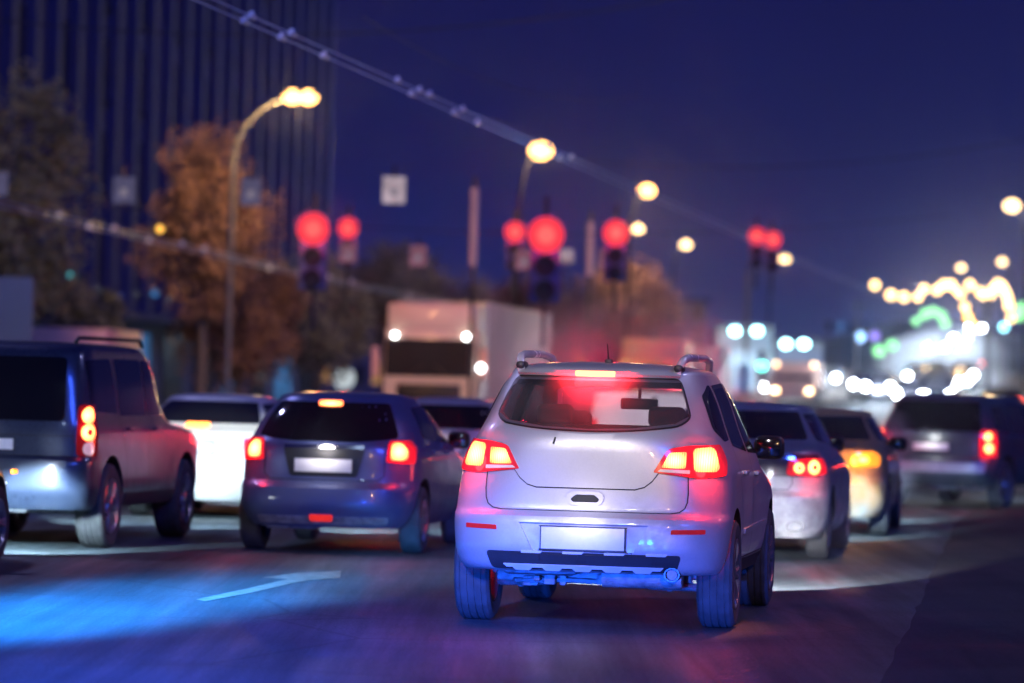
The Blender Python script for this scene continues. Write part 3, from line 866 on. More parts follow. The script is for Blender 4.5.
# ------------------------------------------------------------------ hatchback shell (dark blue and rose silver cars)
def hatch_shell(h=1.48, W=.84):
    k = W/.84
    return Shell(
        W=[(.22, .72*k), (.34, .80*k), (.5, .84*k), (.85, .845*k), (.95, .83*k), (1.02, .80*k), (1.2, .73*k), (h-.08, .61*k)],
        R=[(.22, .14), (.32, .05), (.45, 0), (.60, .01), (.66, .09), (.98, .11), (1.05, .16), (h-.10, .42), (h-.08, .46)],
        Fr=[(.22, 3.85), (.4, 4.02), (.65, 3.98), (.8, 3.8), (.92, 3.3), (1.0, 3.0), (h-.12, 2.1), (h-.08, 1.95)],
        zt=h-.08, ztop=h, Lr=[(.22, .8), (.9, .9), (h-.08, .9)], nr=[(.22, 4), (.9, 3.6), (h-.08, 3)], Lf=[(.22, 1.1), (.95, 1.0), (h-.08, .6)], nf=2.8, zb=.24, q=18, dz=.03)
bs = hatch_shell()
bt = 1.40
hatch = build_car('blue_hatchback', bs, dict(
    paint=P_hatch, length=4.0, wheel_r=.31, axles=(.72, 3.18), track=.745, tyre_w=.20, glass=G_dark, rubber=M_dusty_rubber,
    rear_window=sm([(-.70, 1.06), (-.58, 1.375), (.58, 1.375), (.70, 1.06), (.3, 1.02), (-.3, 1.02)], .05),
    side_windows=[sm([(.85, 1.06), (.95, 1.34), (1.65, 1.36), (1.68, 1.02)], .04), sm([(1.75, 1.02), (1.72, 1.36), (2.1, 1.34), (2.75, 1.05), (2.7, 1.0)], .04)],
    gaps=[[(.56, .96), (.56, .72), (.50, .67), (-.50, .67), (-.56, .72), (-.56, .96)]],
    side_gaps=[[(1.71, 1.3), (1.72, .9), (1.70, .38)], [(.98, 1.0), (1.1, .7), (1.12, .4)], [(2.75, 1.0), (2.78, .4)]],
    rear_patches=[('plate_recess', sm([(-.38, .965), (-.31, .70), (.31, .70), (.38, .965)], .03), .006, .02, M_plastic),
                  ('chrome_strip', sm([(-.37, .955), (-.37, .985), (.37, .985), (.37, .955)], .01), .016, .03, M_chrome),
                  ('lower_valance', sm([(-.6, .27), (-.62, .34), (.62, .34), (.6, .27)], .02), .006, .02, M_steel)],
    tail_lamp=[('tail_light', sm([(.57, .84), (.59, 1.03), (.85, 1.04), (.95, .98), (.90, .83)], .03), .014, M_redlens),
               ('lamp_bulb', sm([(.61, .865), (.62, 1.01), (.72, 1.01), (.80, .95), (.79, .88), (.74, .86)], .03), .02, M_brake)],
    high_lamp=sm([(-.11, 1.345), (-.11, 1.38), (.11, 1.38), (.11, 1.345)], .016), high_mat=M_brake, high_off=.02,
    plate=(-.27, .27, .735, .865, .010), mirror=(2.7, 1.0), handles=[(1.2, .93), (2.0, .92)], plate_w=5.0, head_z=.66, beam=700, brake_glow=(.72, .94, 6)),
    'dark blue hatchback with glowing red tail lights beside the silver SUV', 'hatchback', place(-1.70, 33.6), math.atan(.14))
bm = bmesh.new(); patch(bm, bs.wrap, sm([(-.10, .30), (-.11, .355), (.11, .355), (.10, .30)], .015), off=.012, thick=.02); link('fog_lamp', bm, lens('fog_lens', (.9, .03, .02), .8), hatch)
es = hatch_shell(1.42, .86)
rose = build_car('rose_hatchback', es, dict(
    paint=P_rose, length=4.0, wheel_r=.31, axles=(.72, 3.18), track=.76, tyre_w=.20, glass=G_dark,
    rear_window=sm([(-.70, 1.03), (-.58, 1.32), (.58, 1.32), (.70, 1.03)], .05),
    side_windows=[sm([(.85, 1.03), (.95, 1.29), (1.65, 1.31), (1.68, 1.0)], .04), sm([(1.75, 1.0), (1.72, 1.31), (2.1, 1.28), (2.7, 1.02)], .04)],
    tail_lamp=[('tail_light', sm([(.60, .78), (.62, 1.0), (.88, 1.0), (.88, .80)], .03), .014, M_redlens), ('lamp_bulb', sm([(.64, .82), (.64, .96), (.8, .96), (.8, .83)], .03), .02, M_brakered)],
    plate=(-.26, .26, .74, .85, .004), mirror=(2.7, .98), head_z=.66, beam=700, brake_glow=(.72, .9, 18)),
    'pale rose hatchback half hidden between the blue hatchback and the silver SUV', 'hatchback', place(-.85, 45.2), math.atan(.14))

# ------------------------------------------------------------------ saloon shell
def sedan_shell(h=1.44, W=.87, L=4.6, deck=1.02):
    k = W/.87
    return Shell(
        W=[(.20, .76*k), (.32, .84*k), (.5, .87*k), (.85, .87*k), (.93, .85*k), (1.0, .81*k), (h-.07, .60*k)],
        R=[(.20, .14), (.32, .04), (.45, 0), (.60, .0), (.66, .05), (deck-.06, .06), (deck-.01, .12), (deck+.02, .38), (deck+.06, .52), (h-.09, 1.12), (h-.07, 1.2)],
        Fr=[(.20, L-.15), (.4, L), (.62, L-.04), (.78, L-.3), (.9, L-1.0), (.97, L-1.25), (h-.12, L-2.1), (h-.07, L-2.25)],
        zt=h-.07, ztop=h, Lr=[(.2, .7), (.9, .75), (1.0, .8), (h-.07, .7)], nr=[(.2, 4), (.9, 3.8), (h-.07, 3)], Lf=[(.2, 1.1), (.95, 1.0), (h-.07, .6)], nf=2.8, zb=.22, q=18, dz=.025)
def sedan_spec(paint_, h, deck, L, **kw):
    z1 = deck+.07; z2 = h-.09
    d = dict(paint=paint_, length=L, wheel_r=.32, axles=(.95, L-.90), track=.755, tyre_w=.21, glass=G_dark,
        rear_window=sm([(-.70, z1), (-.56, z2), (.56, z2), (.70, z1)], .05),
        side_windows=[sm([(.85, deck+.06), (1.25, z2-.02), (1.9, z2), (1.95, deck-.02)], .04), sm([(2.02, deck-.02), (2.0, z2), (2.3, z2-.02), (L-1.45, deck+.0), (L-1.5, deck-.03)], .04)],
        gaps=[[(.56, deck-.04), (.56, .72), (.52, .67), (-.52, .67), (-.56, .72), (-.56, deck-.04)]],
        side_gaps=[[(1.98, h-.1), (1.98, .9), (1.96, .35)], [(1.12, .95), (1.28, .7), (1.3, .36)], [(L-1.5, .95), (L-1.48, .36)]],
        plate=(-.27, .27, .74, .86, .006), mirror=(L-1.6, deck-.02), handles=[(1.45, .92), (2.35, .90)], head_z=.66)
    d.update(kw)
    return d
ss = sedan_shell(1.40, .88, 4.5, 1.0)
pale = build_car('pale_sedan', ss, sedan_spec(P_champagne, 1.40, 1.0, 4.5,
    tail_lamp=[('tail_light', sm([(.60, .76), (.60, .92), (.95, .92), (.95, .76)], .03), .012, M_redlens)],
    high_lamp=sm([(-.13, 1.015), (-.13, 1.05), (.13, 1.05), (.13, 1.015)], .01), high_off=.03, high_mat=emis('amber_brake', (1, .3, .06), 6), beam=700),
    'pale silver saloon brightly lit from behind, between the grey SUV and the blue hatchback', 'saloon car', place(-3.55, 41.0), math.atan(.14))
fs = sedan_shell(1.48, .885, 4.55, 1.06)
dark = build_car('plum_sedan', fs, sedan_spec(P_plum, 1.48, 1.06, 4.55,
    rear_patches=[('tailgate_trim', sm([(-.58, .95), (-.58, .975), (.58, .975), (.58, .95)], .006), .01, .02, M_chrome),
                  ('shaded_boot_panel', sm([(-.86, .79), (-.88, 1.0), (.88, 1.0), (.86, .79)], .02), .005, .02, paint('shaded_boot_paint', (.05, .03, .05), .3, .25, dirt=.3))],  # dark panel puts the unlit upper boot into the colour
    tail_lamp=[('tail_light', sm([(.50, .80), (.52, .95), (.94, .96), (.98, .82)], .04), .014, M_redlens),
               ('lamp_bulb', circ(.62, .872, .052), .02, M_brake), ('lamp_bulb', circ(.775, .878, .068), .02, M_brake),
               ('lamp_hub', circ(.62, .872, .018), .026, M_redlens), ('lamp_hub', circ(.775, .878, .024), .026, M_redlens)],
    exhausts=[(.60, .33, .05, .03), (-.60, .33, .05, .03)], ex_wide=1.7, beam=900, brake_glow=(.75, .87, 7.0), plate=(-.27, .27, .56, .66, .006)),
    'dark saloon with twin ring tail lights just right of the silver SUV', 'saloon car', place(2.08, 34.5), math.atan(.157))
ys = sedan_shell(1.42, .86, 4.4, 1.0)
taxi = build_car('yellow_sedan', ys, sedan_spec(P_taxi, 1.42, 1.0, 4.4,
    tail_lamp=[('tail_light', sm([(.46, .78), (.48, .93), (.74, .95), (.84, .90), (.82, .78)], .04), .014, lens('amber_lens', (1, .35, .03), 1.0)),
               ('lamp_bulb', sm([(.53, .81), (.54, .90), (.67, .90), (.68, .82)], .04), .02, M_amber)],
    beam=900),
    'yellow-orange saloon with its amber indicator lit, ahead of the dark saloon', 'saloon car', place(3.30, 40.9), math.atan(.155))
for s_ in (1,):
    pointlight('indicator_bulb', (.62, -.18, .86), (1, .45, .05), 14, .06, taxi)

# ------------------------------------------------------------------ SUV turning off on the right
rs_ = Shell(
    W=[(.28, .78), (.4, .86), (.55, .895), (1.0, .895), (1.08, .875), (1.3, .80), (1.56, .70)],
    R=[(.28, .16), (.4, .05), (.5, 0), (.70, .0), (.74, .07), (1.05, .08), (1.15, .12), (1.52, .32), (1.56, .36)],
    Fr=[(.28, 4.4), (.45, 4.55), (.8, 4.5), (.95, 4.2), (1.02, 3.6), (1.1, 3.35), (1.52, 2.6), (1.56, 2.5)],
    zt=1.56, ztop=1.64, Lr=[(.28, .7), (1, .7), (1.56, .7)], nr=4.4, Lf=[(.28, 1), (1, 1), (1.56, .6)], nf=3, zb=.32, q=18, dz=.03)
rsuv = build_car('dark_green_suv', rs_, dict(
    paint=P_green, length=4.55, wheel_r=.35, axles=(.88, 3.5), track=.79, tyre_w=.23, glass=G_dark, rubber=M_dusty_rubber,
    rear_window=sm([(-.72, 1.10), (-.62, 1.52), (.62, 1.52), (.72, 1.10)], .05),
    side_windows=[sm([(.45, 1.12), (.55, 1.46), (1.05, 1.49), (1.08, 1.08)], .05), sm([(1.16, 1.07), (1.16, 1.50), (1.95, 1.50), (1.97, 1.05)], .05), sm([(2.05, 1.05), (2.03, 1.5), (2.5, 1.47), (3.1, 1.1), (3.05, 1.04)], .05)],
    gaps=[[(.70, 1.05), (.68, .76), (-.68, .76), (-.70, 1.05)]], side_gaps=[[(2.0, 1.48), (2.0, .45)], [(1.12, 1.4), (1.12, 1.0), (1.3, .7), (1.3, .45)]],
    tail_lamp=[('tail_light', sm([(.70, .74), (.70, 1.12), (.98, 1.12), (1.0, .74)], .04), .014, M_redlens), ('lamp_bulb', circ(.82, 1.03, .06), .02, M_brake), ('lamp_bulb', circ(.84, .87, .075), .02, M_brake)],
    rear_patches=[('bumper_trim', sm([(-.8, .52), (-.82, .66), (.82, .66), (.8, .52)], .03), .012, .03, P_silver)],
    plate=(-.27, .27, .82, .93, .008), mirror=(3.0, 1.08), handles=[(1.4, 1.0), (2.3, 1.0)], exhausts=[(.45, .36, .05, .02), (.6, .36, .05, .02)], plate_w=4.0, head_z=.8, beam=300, brake_glow=(.84, .95, 8)),
    'dark green SUV turning away at the right edge of the photo', 'SUV', place(5.95, 52.4), math.radians(24))
for s_ in (-1, 1):
    bm = bmesh.new(); tube(bm, [(s_*.60, .5, 1.62), (s_*.60, .6, 1.68), (s_*.60, 2.3, 1.69), (s_*.60, 2.4, 1.62)], .02, 6); link('roof_rail', bm, M_plastic, rsuv)

# ------------------------------------------------------------------ car whose wing just enters on the left
ls = sedan_shell(1.42, .86, 4.4, 1.0)
left = build_car('black_sedan', ls, sedan_spec(P_black, 1.42, 1.0, 4.4,
    tail_lamp=[('tail_light', sm([(.60, .76), (.60, .92), (.95, .92), (.95, .76)], .03), .012, M_redlens)], head_mat=M_headlamp),
    'black saloon of which only the front wing shows, cut off by the left edge', 'saloon car', place(-5.56, 27.35), math.atan(.145))
bm = bmesh.new(); box(bm, (.845, 3.95, .74), (.03, .12, .04), .01); link('side_repeater', bm, M_amber, left)
for s_ in (-1, 1): spotlight('headlight_beam', (s_*.6, 4.42, .66), (s_*.5, 9, -1.55), (.62, .86, 1), 900, 60, .3, .07, left)

# ------------------------------------------------------------------ white van in front of the silver SUV
vs = Shell(W=[(.25, .80), (.4, .84), (.9, .85), (1.0, .84), (1.50, .78)], R=[(.25, .1), (.4, .0), (.6, 0), (1.0, .05), (1.50, .12)],
    Fr=[(.25, 4.5), (.5, 4.6), (.9, 4.4), (1.0, 3.9), (1.50, 3.1)], zt=1.50, ztop=1.56, Lr=.4, nr=5.5, Lf=[(.25, .9), (1.50, .6)], nf=3, zb=.28, q=12, dz=.05)
van = build_car('white_van', vs, dict(paint=P_white, length=4.6, wheel_r=.32, axles=(.9, 3.6), track=.77, tyre_w=.2, glass=G_dark,
    rear_window=sm([(-.55, .90), (-.55, 1.02), (.55, 1.02), (.55, .90)], .04), side_windows=[sm([(3.0, 1.08), (3.0, 1.4), (3.2, 1.38), (3.6, 1.08)], .04)],
    rear_patches=[('pillar_strip', [(-.035, .5), (-.035, 1.48), (.035, 1.48), (.035, .5)], .01, .02, M_plastic)], tail_lamp=[('tail_light', sm([(.70, .8), (.70, 1.2), (.86, 1.2), (.86, .8)], .03), .012, M_redlens)],  # dark strip added to draw a pillar line behind the SUV's windows
    plate=(-.26, .26, .60, .71, .006), mirror=(3.4, 1.2), beam=100),
    'white van seen only through the windows of the silver SUV', 'van', place(1.76, 45.5), math.atan(.14))

# ================================================================== SETTING
RS = .1275                                      # the street runs 7 degrees to the right of the view
def grid_mesh(name, xs_of, ys, off, mat, nx, kind='structure'):
    bm = bmesh.new(); rows = []
    for y in ys:
        x0, x1 = xs_of(y)
        rows.append([bm.verts.new((x0+(x1-x0)*i/nx, y, hill(x0+(x1-x0)*i/nx, y)+off+(.0 if y < 100 else .05*min(1, (y-100)/100)*(off > 0)))) for i in range(nx+1)])
    for a, b in zip(rows, rows[1:]):
        for i in range(nx): bm.faces.new((a[i], a[i+1], b[i+1], b[i]))
    o = link(name, bm, mat); tag(o, kind=kind)
    return o
def asphalt(name, base, lo=.42, hi=.75, streak=.55):
    mt, nt, out = new_mat(name)
    b = N(nt, 'ShaderNodeBsdfPrincipled')
    tc = N(nt, 'ShaderNodeTexCoord')
    mp = N(nt, 'ShaderNodeMapping'); mp.inputs['Rotation'].default_value = (0, 0, math.atan(RS)); mp.inputs['Scale'].default_value = (1.0, .035, 1)
    nt.links.new(tc.outputs['Object'], mp.inputs['Vector'])
    n1 = N(nt, 'ShaderNodeTexNoise'); n1.inputs['Scale'].default_value = 1.9; n1.inputs['Detail'].default_value = 6; n1.inputs['Roughness'].default_value = .6
    nt.links.new(mp.outputs[0], n1.inputs['Vector'])
    n2 = N(nt, 'ShaderNodeTexNoise'); n2.inputs['Scale'].default_value = .7; n2.inputs['Detail'].default_value = 8
    nt.links.new(tc.outputs['Object'], n2.inputs['Vector'])
    n3 = N(nt, 'ShaderNodeTexNoise'); n3.inputs['Scale'].default_value = 45; n3.inputs['Detail'].default_value = 3
    nt.links.new(tc.outputs['Object'], n3.inputs['Vector'])
    v = N(nt, 'ShaderNodeTexVoronoi'); v.inputs['Scale'].default_value = .35; v.feature = 'DISTANCE_TO_EDGE'
    nt.links.new(tc.outputs['Object'], v.inputs['Vector'])
    ck = N(nt, 'ShaderNodeMapRange'); ck.inputs['From Max'].default_value = .012; ck.inputs['To Min'].default_value = .55
    nt.links.new(v.outputs['Distance'], ck.inputs['Value'])
    a = N(nt, 'ShaderNodeMapRange'); a.inputs['From Min'].default_value = .3; a.inputs['From Max'].default_value = .7; a.inputs['To Min'].default_value = 1-streak; a.inputs['To Max'].default_value = 1+streak*1.6
    nt.links.new(n1.outputs['Fac'], a.inputs['Value'])
    c = N(nt, 'ShaderNodeMapRange'); c.inputs['From Min'].default_value = .3; c.inputs['From Max'].default_value = .7; c.inputs['To Min'].default_value = .7; c.inputs['To Max'].default_value = 1.3
    nt.links.new(n2.outputs['Fac'], c.inputs['Value'])
    d = N(nt, 'ShaderNodeMapRange'); d.inputs['From Min'].default_value = .3; d.inputs['From Max'].default_value = .7; d.inputs['To Min'].default_value = .45; d.inputs['To Max'].default_value = 1.6
    nt.links.new(n3.outputs['Fac'], d.inputs['Value'])
    m1 = N(nt, 'ShaderNodeMath', operation='MULTIPLY'); nt.links.new(a.outputs[0], m1.inputs[0]); nt.links.new(c.outputs[0], m1.inputs[1])
    m2 = N(nt, 'ShaderNodeMath', operation='MULTIPLY'); nt.links.new(m1.outputs[0], m2.inputs[0]); nt.links.new(d.outputs[0], m2.inputs[1])
    m3 = N(nt, 'ShaderNodeMath', operation='MULTIPLY'); nt.links.new(m2.outputs[0], m3.inputs[0]); nt.links.new(ck.outputs[0], m3.inputs[1])
    sc_ = N(nt, 'ShaderNodeVectorMath', operation='SCALE'); sc_.inputs[0].default_value = base; nt.links.new(m3.outputs[0], sc_.inputs['Scale'])
    nt.links.new(sc_.outputs[0], b.inputs['Base Color'])
    r = N(nt, 'ShaderNodeMapRange'); r.inputs['From Min'].default_value = .3; r.inputs['From Max'].default_value = .7; r.inputs['To Min'].default_value = hi; r.inputs['To Max'].default_value = lo
    nt.links.new(n1.outputs['Fac'], r.inputs['Value']); nt.links.new(r.outputs[0], b.inputs['Roughness'])
    bp = N(nt, 'ShaderNodeBump'); bp.inputs['Strength'].default_value = .8; bp.inputs['Distance'].default_value = .012
    nt.links.new(n3.outputs['Fac'], bp.inputs['Height'])
    b2 = N(nt, 'ShaderNodeBump'); b2.inputs['Strength'].default_value = .5; b2.inputs['Distance'].default_value = .05
    nt.links.new(n2.outputs['Fac'], b2.inputs['Height']); nt.links.new(bp.outputs[0], b2.inputs['Normal']); nt.links.new(b2.outputs[0], b.inputs['Normal'])
    nt.links.new(b.outputs[0], out.inputs['Surface'])
    return mt
M_road = asphalt('asphalt', (.050, .064, .074))
M_soil = asphalt('dark_verge_soil', (.028, .026, .028), .8, .95, .2)
M_ground = pbr('dark_ground', (.035, .035, .04), .9, scale=.3, var=.4)
ysg = [-40+10*i for i in range(17)]+[130+15*i for i in range(28)]+[600, 800, 1200, 2000, 3500]
grid_mesh('ground', lambda y: (-500-.3*y, 500+.3*y), ysg, -.03, M_ground, 60)
ysr = [-30+5*i for i in range(30)]+[120+10*i for i in range(40)]
def road_edges(y):
    l = -21+RS*y
    if y < 50: r = 12+RS*y
    elif y < 80: r = 12+RS*50+(y-50)*1.1
    else: r = 12+RS*50+33+RS*(y-80)
    return l, r
grid_mesh('road', road_edges, ysr, .0, M_road, 44)
# rough dark verge on the right, raised a little over the asphalt
bm = bmesh.new()
edge = [(-4.8, -30), (-.69, 0), (2.0, 20), (4.1, 35.5), (5.6, 46.6), (6.3, 51.0), (7.1, 54.3), (8.4, 57.2), (11, 60.5), (16, 65), (30, 74), (60, 90)]
import random as _r
rows = []
res = []
for (ax, ay), (bx, by) in zip(edge, edge[1:]):
    n = max(1, int(math.hypot(bx-ax, by-ay)/.5))
    for i in range(n): res.append((ax+(bx-ax)*i/n+_r.uniform(-.02, .02), ay+(by-ay)*i/n))
for x, y in res:
    rows.append([bm.verts.new((x+w*1.0, y-w*.35, z)) for w, z in ((0, -.004), (.12, .008), (.4, .02+_r.uniform(-.004, .006)), (.8, .03+_r.uniform(-.008, .008)), (2, .06), (6, .05), (25, .04), (60, .04))])
for a, b in zip(rows, rows[1:]):
    for i in range(7): bm.faces.new((a[i], a[i+1], b[i+1], b[i]))
tag(link('verge', bm, M_soil), kind='structure')
# painted markings
def gp(px, py):
    d = ray(px, py); t = -CAMZ/d.z
    return (d.x*t, d.y*t)
M_line = pbr('worn_road_paint', (.40, .24, .19), .7, var=.5, scale=10)
def marking(name, pts, label=None):
    bm = bmesh.new(); vs = [bm.verts.new((x, y, .005)) for x, y in pts]; bm.faces.new(vs)
    bmesh.ops.triangulate(bm, faces=bm.faces[:])
    return tag(link(name, bm, M_line, smooth=False), kind='structure')
marking('road_marking', [gp(*p) for p in [(196, 600), (250, 588.5), (288, 579.5), (262, 578.2), (296, 573.5), (341, 571.5), (340, 578.5), (312, 580.5), (298, 582.5), (252, 593), (205, 602)]])
def dash(x0, y0, L, w=.12):
    d = Vector((RS, 1)).normalized(); n = Vector((d.y, -d.x))*w/2; a = Vector((x0, y0)); b = a+d*L
    return [tuple(a-n), tuple(a+n), tuple(b+n), tuple(b-n)]
# far pavement on the left with kerb
M_pave = pbr('pavement', (.16, .16, .17), .8, scale=2, var=.25)
M_kerb = pbr('kerb_stone', (.3, .3, .3), .7, scale=3)
bm = bmesh.new()
for i in range(40):
    y = 20+i*5
    l = -21+RS*y; box(bm, (l-.09+RS*2.5, y+2.5, .07+hill(l, y)), (.16, 5.03, .16), .02, 1, Matrix.Rotation(-math.atan(RS), 3, 'Z'))
tag(link('kerb', bm, M_kerb), kind='structure')
grid_mesh('pavement', lambda y: (-27+RS*y, -21.15+RS*y), [20+5*i for i in range(41)], .12, M_pave, 4)

# ------------------------------------------------------------------ big left building, facade of tall pilasters
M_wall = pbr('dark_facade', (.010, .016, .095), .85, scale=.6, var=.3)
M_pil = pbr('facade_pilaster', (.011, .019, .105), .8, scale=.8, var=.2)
M_win = pbr('dark_window', (.012, .014, .03), .12, spec=.2, coat=.0, var=.3)
M_coolwin = emis('lit_window_cool', (.12, .38, .9), .35, var=.8, scale=.6)
M_warmwin = emis('lit_window_warm', (1, .5, .2), .35, var=.7, scale=.8)
ang = -math.atan(RS)
b0 = empty('office_building', (-34+RS*95, 95, 0), ang)
tag(b0, 'tall dark office building with pale vertical pilasters along the left side of the street', 'building')
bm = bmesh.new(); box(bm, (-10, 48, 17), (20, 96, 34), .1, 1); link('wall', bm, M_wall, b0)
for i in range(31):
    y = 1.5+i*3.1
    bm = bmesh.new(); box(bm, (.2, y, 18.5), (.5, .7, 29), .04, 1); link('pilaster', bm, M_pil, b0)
for i in range(15):
    y = 3.05+i*6.2
    for f in range(6):
        bm = bmesh.new(); box(bm, (.03, y, 6.2+f*3.6), (.12, 2.2, 2.4), .02, 1); box(bm, (.10, y, 6.2+f*3.6), (.06, .1, 2.4)); box(bm, (.08, y, 4.9+f*3.6), (.3, 2.3, .12))
        link('window', bm, M_win, b0)
for i in range(15):
    y = 4.6+i*6.2
    bm = bmesh.new(); box(bm, (.04, y, 2.0), (.12, 3.6, 2.7), .02, 1); link('shop_window', bm, M_coolwin if i in (3, 6, 8, 11, 13) else M_win, b0)
for px, py, r_, cc, st in ((72, 277, .16, (.1, .8, .9), 1.2), (88, 298, .13, (.15, .3, 1), 2.0), (118, 298, .13, (.15, .25, 1), 1.6), (155, 293, .13, (.1, .4, 1), .6), (208, 286, .14, (.55, .9, 1), 2.6), (220, 288, .13, (.5, .85, 1), 1.6), (186, 287, .12, (1, .4, .15), .9), (258, 319, .16, (.05, .7, .8), .7), (326, 362, .3, (.4, .8, 1), .6), (344, 378, .55, (.75, .85, .9), .8)):
    Yq = 32.2/(.1275-(px-512)/FPX)
    q = Matrix.Rotation(-ang, 4, 'Z') @ (at(px, py, Yq)-b0.location)
    bm = bmesh.new(); bmesh.ops.create_uvsphere(bm, u_segments=12, v_segments=8, radius=r_)
    for v in bm.verts: v.co += q
    link('wall_lamp', bm, emis('wall_lamp_%d' % px, cc, st), b0)
bm = bmesh.new(); box(bm, (.9, 48, 3.9), (1.6, 95, .35), .05, 1); link('canopy', bm, M_wall, b0)
bm = bmesh.new(); box(bm, (1.75, 83, 4.5), (.12, 6, 1.2), .05, 1); link('sign_panel', bm, emis('red_sign', (.5, .02, .06), .12), b0)

def block(name, px0, px1, pytop, Y, depth, label, wallmat, nwx, nwz, lit=(), group=None, roof=None):
    """background building seen square on"""
    a = at(px0, 390, Y).x; b = at(px1, 390, Y).x; top = at((px0+px1)/2, pytop, Y).z
    base = hill((a+b)/2, Y)-1
    r = empty(name, ((a+b)/2, Y, base)); tag(r, label, 'building', group)
    w = b-a; h = top-base
    bm = bmesh.new(); box(bm, (0, depth/2, h/2), (w, depth, h), .05, 1); link('wall', bm, wallmat, r)
    bm = bmesh.new(); box(bm, (0, depth/2, h+.2), (w+.6, depth+.6, .4), .05, 1); link('roof', bm, M_wall, r)
    k = 0
    for i in range(nwx):
        for j in range(nwz):
            x = -w/2+w*(i+.5)/nwx; z = 1.0+1.2+(h-2.0)*(j+.5)/nwz
            bm = bmesh.new(); box(bm, (x, -.02, z), (w/nwx*.55, .1, (h-2)/nwz*.55), .01, 1); box(bm, (x, -.06, z-(h-2)/nwz*.3), (w/nwx*.62, .2, .1))
            link('window', bm, (M_coolwin if k % 3 else M_warmwin) if k in lit else M_win, r); k += 1
    return r
M_far = pbr('far_facade', (.10, .10, .15), .9, scale=.2, var=.3)
block('apartment_block', 300, 470, 300, 270, 15, 'long low dark building behind the trees left of the truck', M_far, 10, 3, (3, 12, 17))
block('apartment_block', 470, 705, 300, 300, 15, 'long dark building in the distance behind the silver SUV roof', M_far, 12, 4, (5, 21, 30))
block('apartment_block', 822, 905, 352, 420, 15, 'low dark building beyond the green lights, far down the street', M_far, 7, 2, (2, 5, 9))
block('apartment_block', 985, 1060, 332, 330, 15, 'dark building at the far right edge behind the garland pole', M_far, 6, 4, (1, 6, 11, 14))

# ------------------------------------------------------------------ floodlit pavilion (two wings)
M_flood = emis('floodlamp_teal', (.45, .95, 1.0), 14)
M_pale = pbr('pale_cladding', (.5, .52, .55), .6, scale=1, var=.15)
pv = empty('floodlit_pavilion', at(768, 392, 225)); tag(pv, 'pale two-part shop building under teal floodlights in the distance', 'building')
pv.location.z = 0
s_ = FPX/225
for x0, x1, yt, d0 in ((716, 771, 327, 0), (776, 824, 340, 1.5)):
    a = at(x0, 390, 225).x-pv.location.x; b = at(x1, 390, 225).x-pv.location.x; t = at(x0, yt, 225).z
    bm = bmesh.new(); box(bm, ((a+b)/2, 4+d0, t/2), (b-a, 8, t), .05, 1); link('wall', bm, M_pale, pv)
    for i in range(3):
        bm = bmesh.new(); box(bm, (a+(b-a)*(i+.5)/3, d0-.03, t*.35), ((b-a)/3*.7, .12, t*.5), .01, 1); link('window', bm, M_coolwin if i == 1 else M_win, pv)
    bm = bmesh.new(); box(bm, ((a+b)/2, d0-.4, t+.1), (b-a+.4, 1.0, .25), .04, 1); link('canopy', bm, M_far, pv)
for px, py in ((735, 331), (757, 331), (786, 344), (804, 344)):
    p = at(px, py, 223.2)-pv.location
    bm = bmesh.new(); bmesh.ops.create_uvsphere(bm, u_segments=14, v_segments=8, radius=.30)
    for v in bm.verts: v.co = Vector((v.co.x, v.co.y, v.co.z*.8))+p
    link('flood_lamp', bm, M_flood, pv)
    spotlight('flood_light', p+Vector((0, -.6, .1)), p+Vector((0, 1.2, -4)), (.5, .85, 1), 900, 100, .8, .2, pv)

# ------------------------------------------------------------------ lorry facing us
M_cab = pbr('cream_cab_paint', (.74, .58, .42), .4, coat=.3, var=.08, scale=1)
M_boxp = pbr('cargo_box_paint', (.66, .56, .44), .5, var=.10, scale=.8)
M_tglass = pbr('lorry_glass', (.008, .01, .02), .35, spec=.04)
M_lampw = emis('marker_lamp_white', (.9, .95, 1), 14)
tr = empty('box_lorry', (-2.15, 97, 0), -math.atan(.14)); tag(tr, 'cream box lorry coming towards us with two white roof lamps', 'lorry')
bm = bmesh.new(); box(bm, (0, 8.6, 2.25), (2.5, 13.0, 3.15), .06, 2); link('cargo_box', bm, M_boxp, tr)
bm = bmesh.new()
prism(bm, [(0.05, .45), (0.0, 1.75), (.12, 2.95), (.2, 3.05), (1.95, 3.05), (1.95, .45)], 'x', -1.22, 1.22); bmesh.ops.bevel(bm, geom=bm.edges[:], offset=.06, segments=2, profile=.5, affect='EDGES'); link('cab', bm, M_cab, tr)
bm = bmesh.new()
prism(bm, [(.16, 3.0), (.22, 3.70), (1.95, 3.76), (1.95, 3.0)], 'x', -1.18, 1.18); bmesh.ops.bevel(bm, geom=bm.edges[:], offset=.05, segments=2, profile=.5, affect='EDGES'); link('roof_fairing', bm, M_cab, tr)
bm = bmesh.new()
prism(bm, [(-.025, 1.80), (.10, 2.78), (.125, 2.78), (.0, 1.80)], 'x', -1.18, 1.18); link('windscreen', bm, M_tglass, tr, smooth=False)
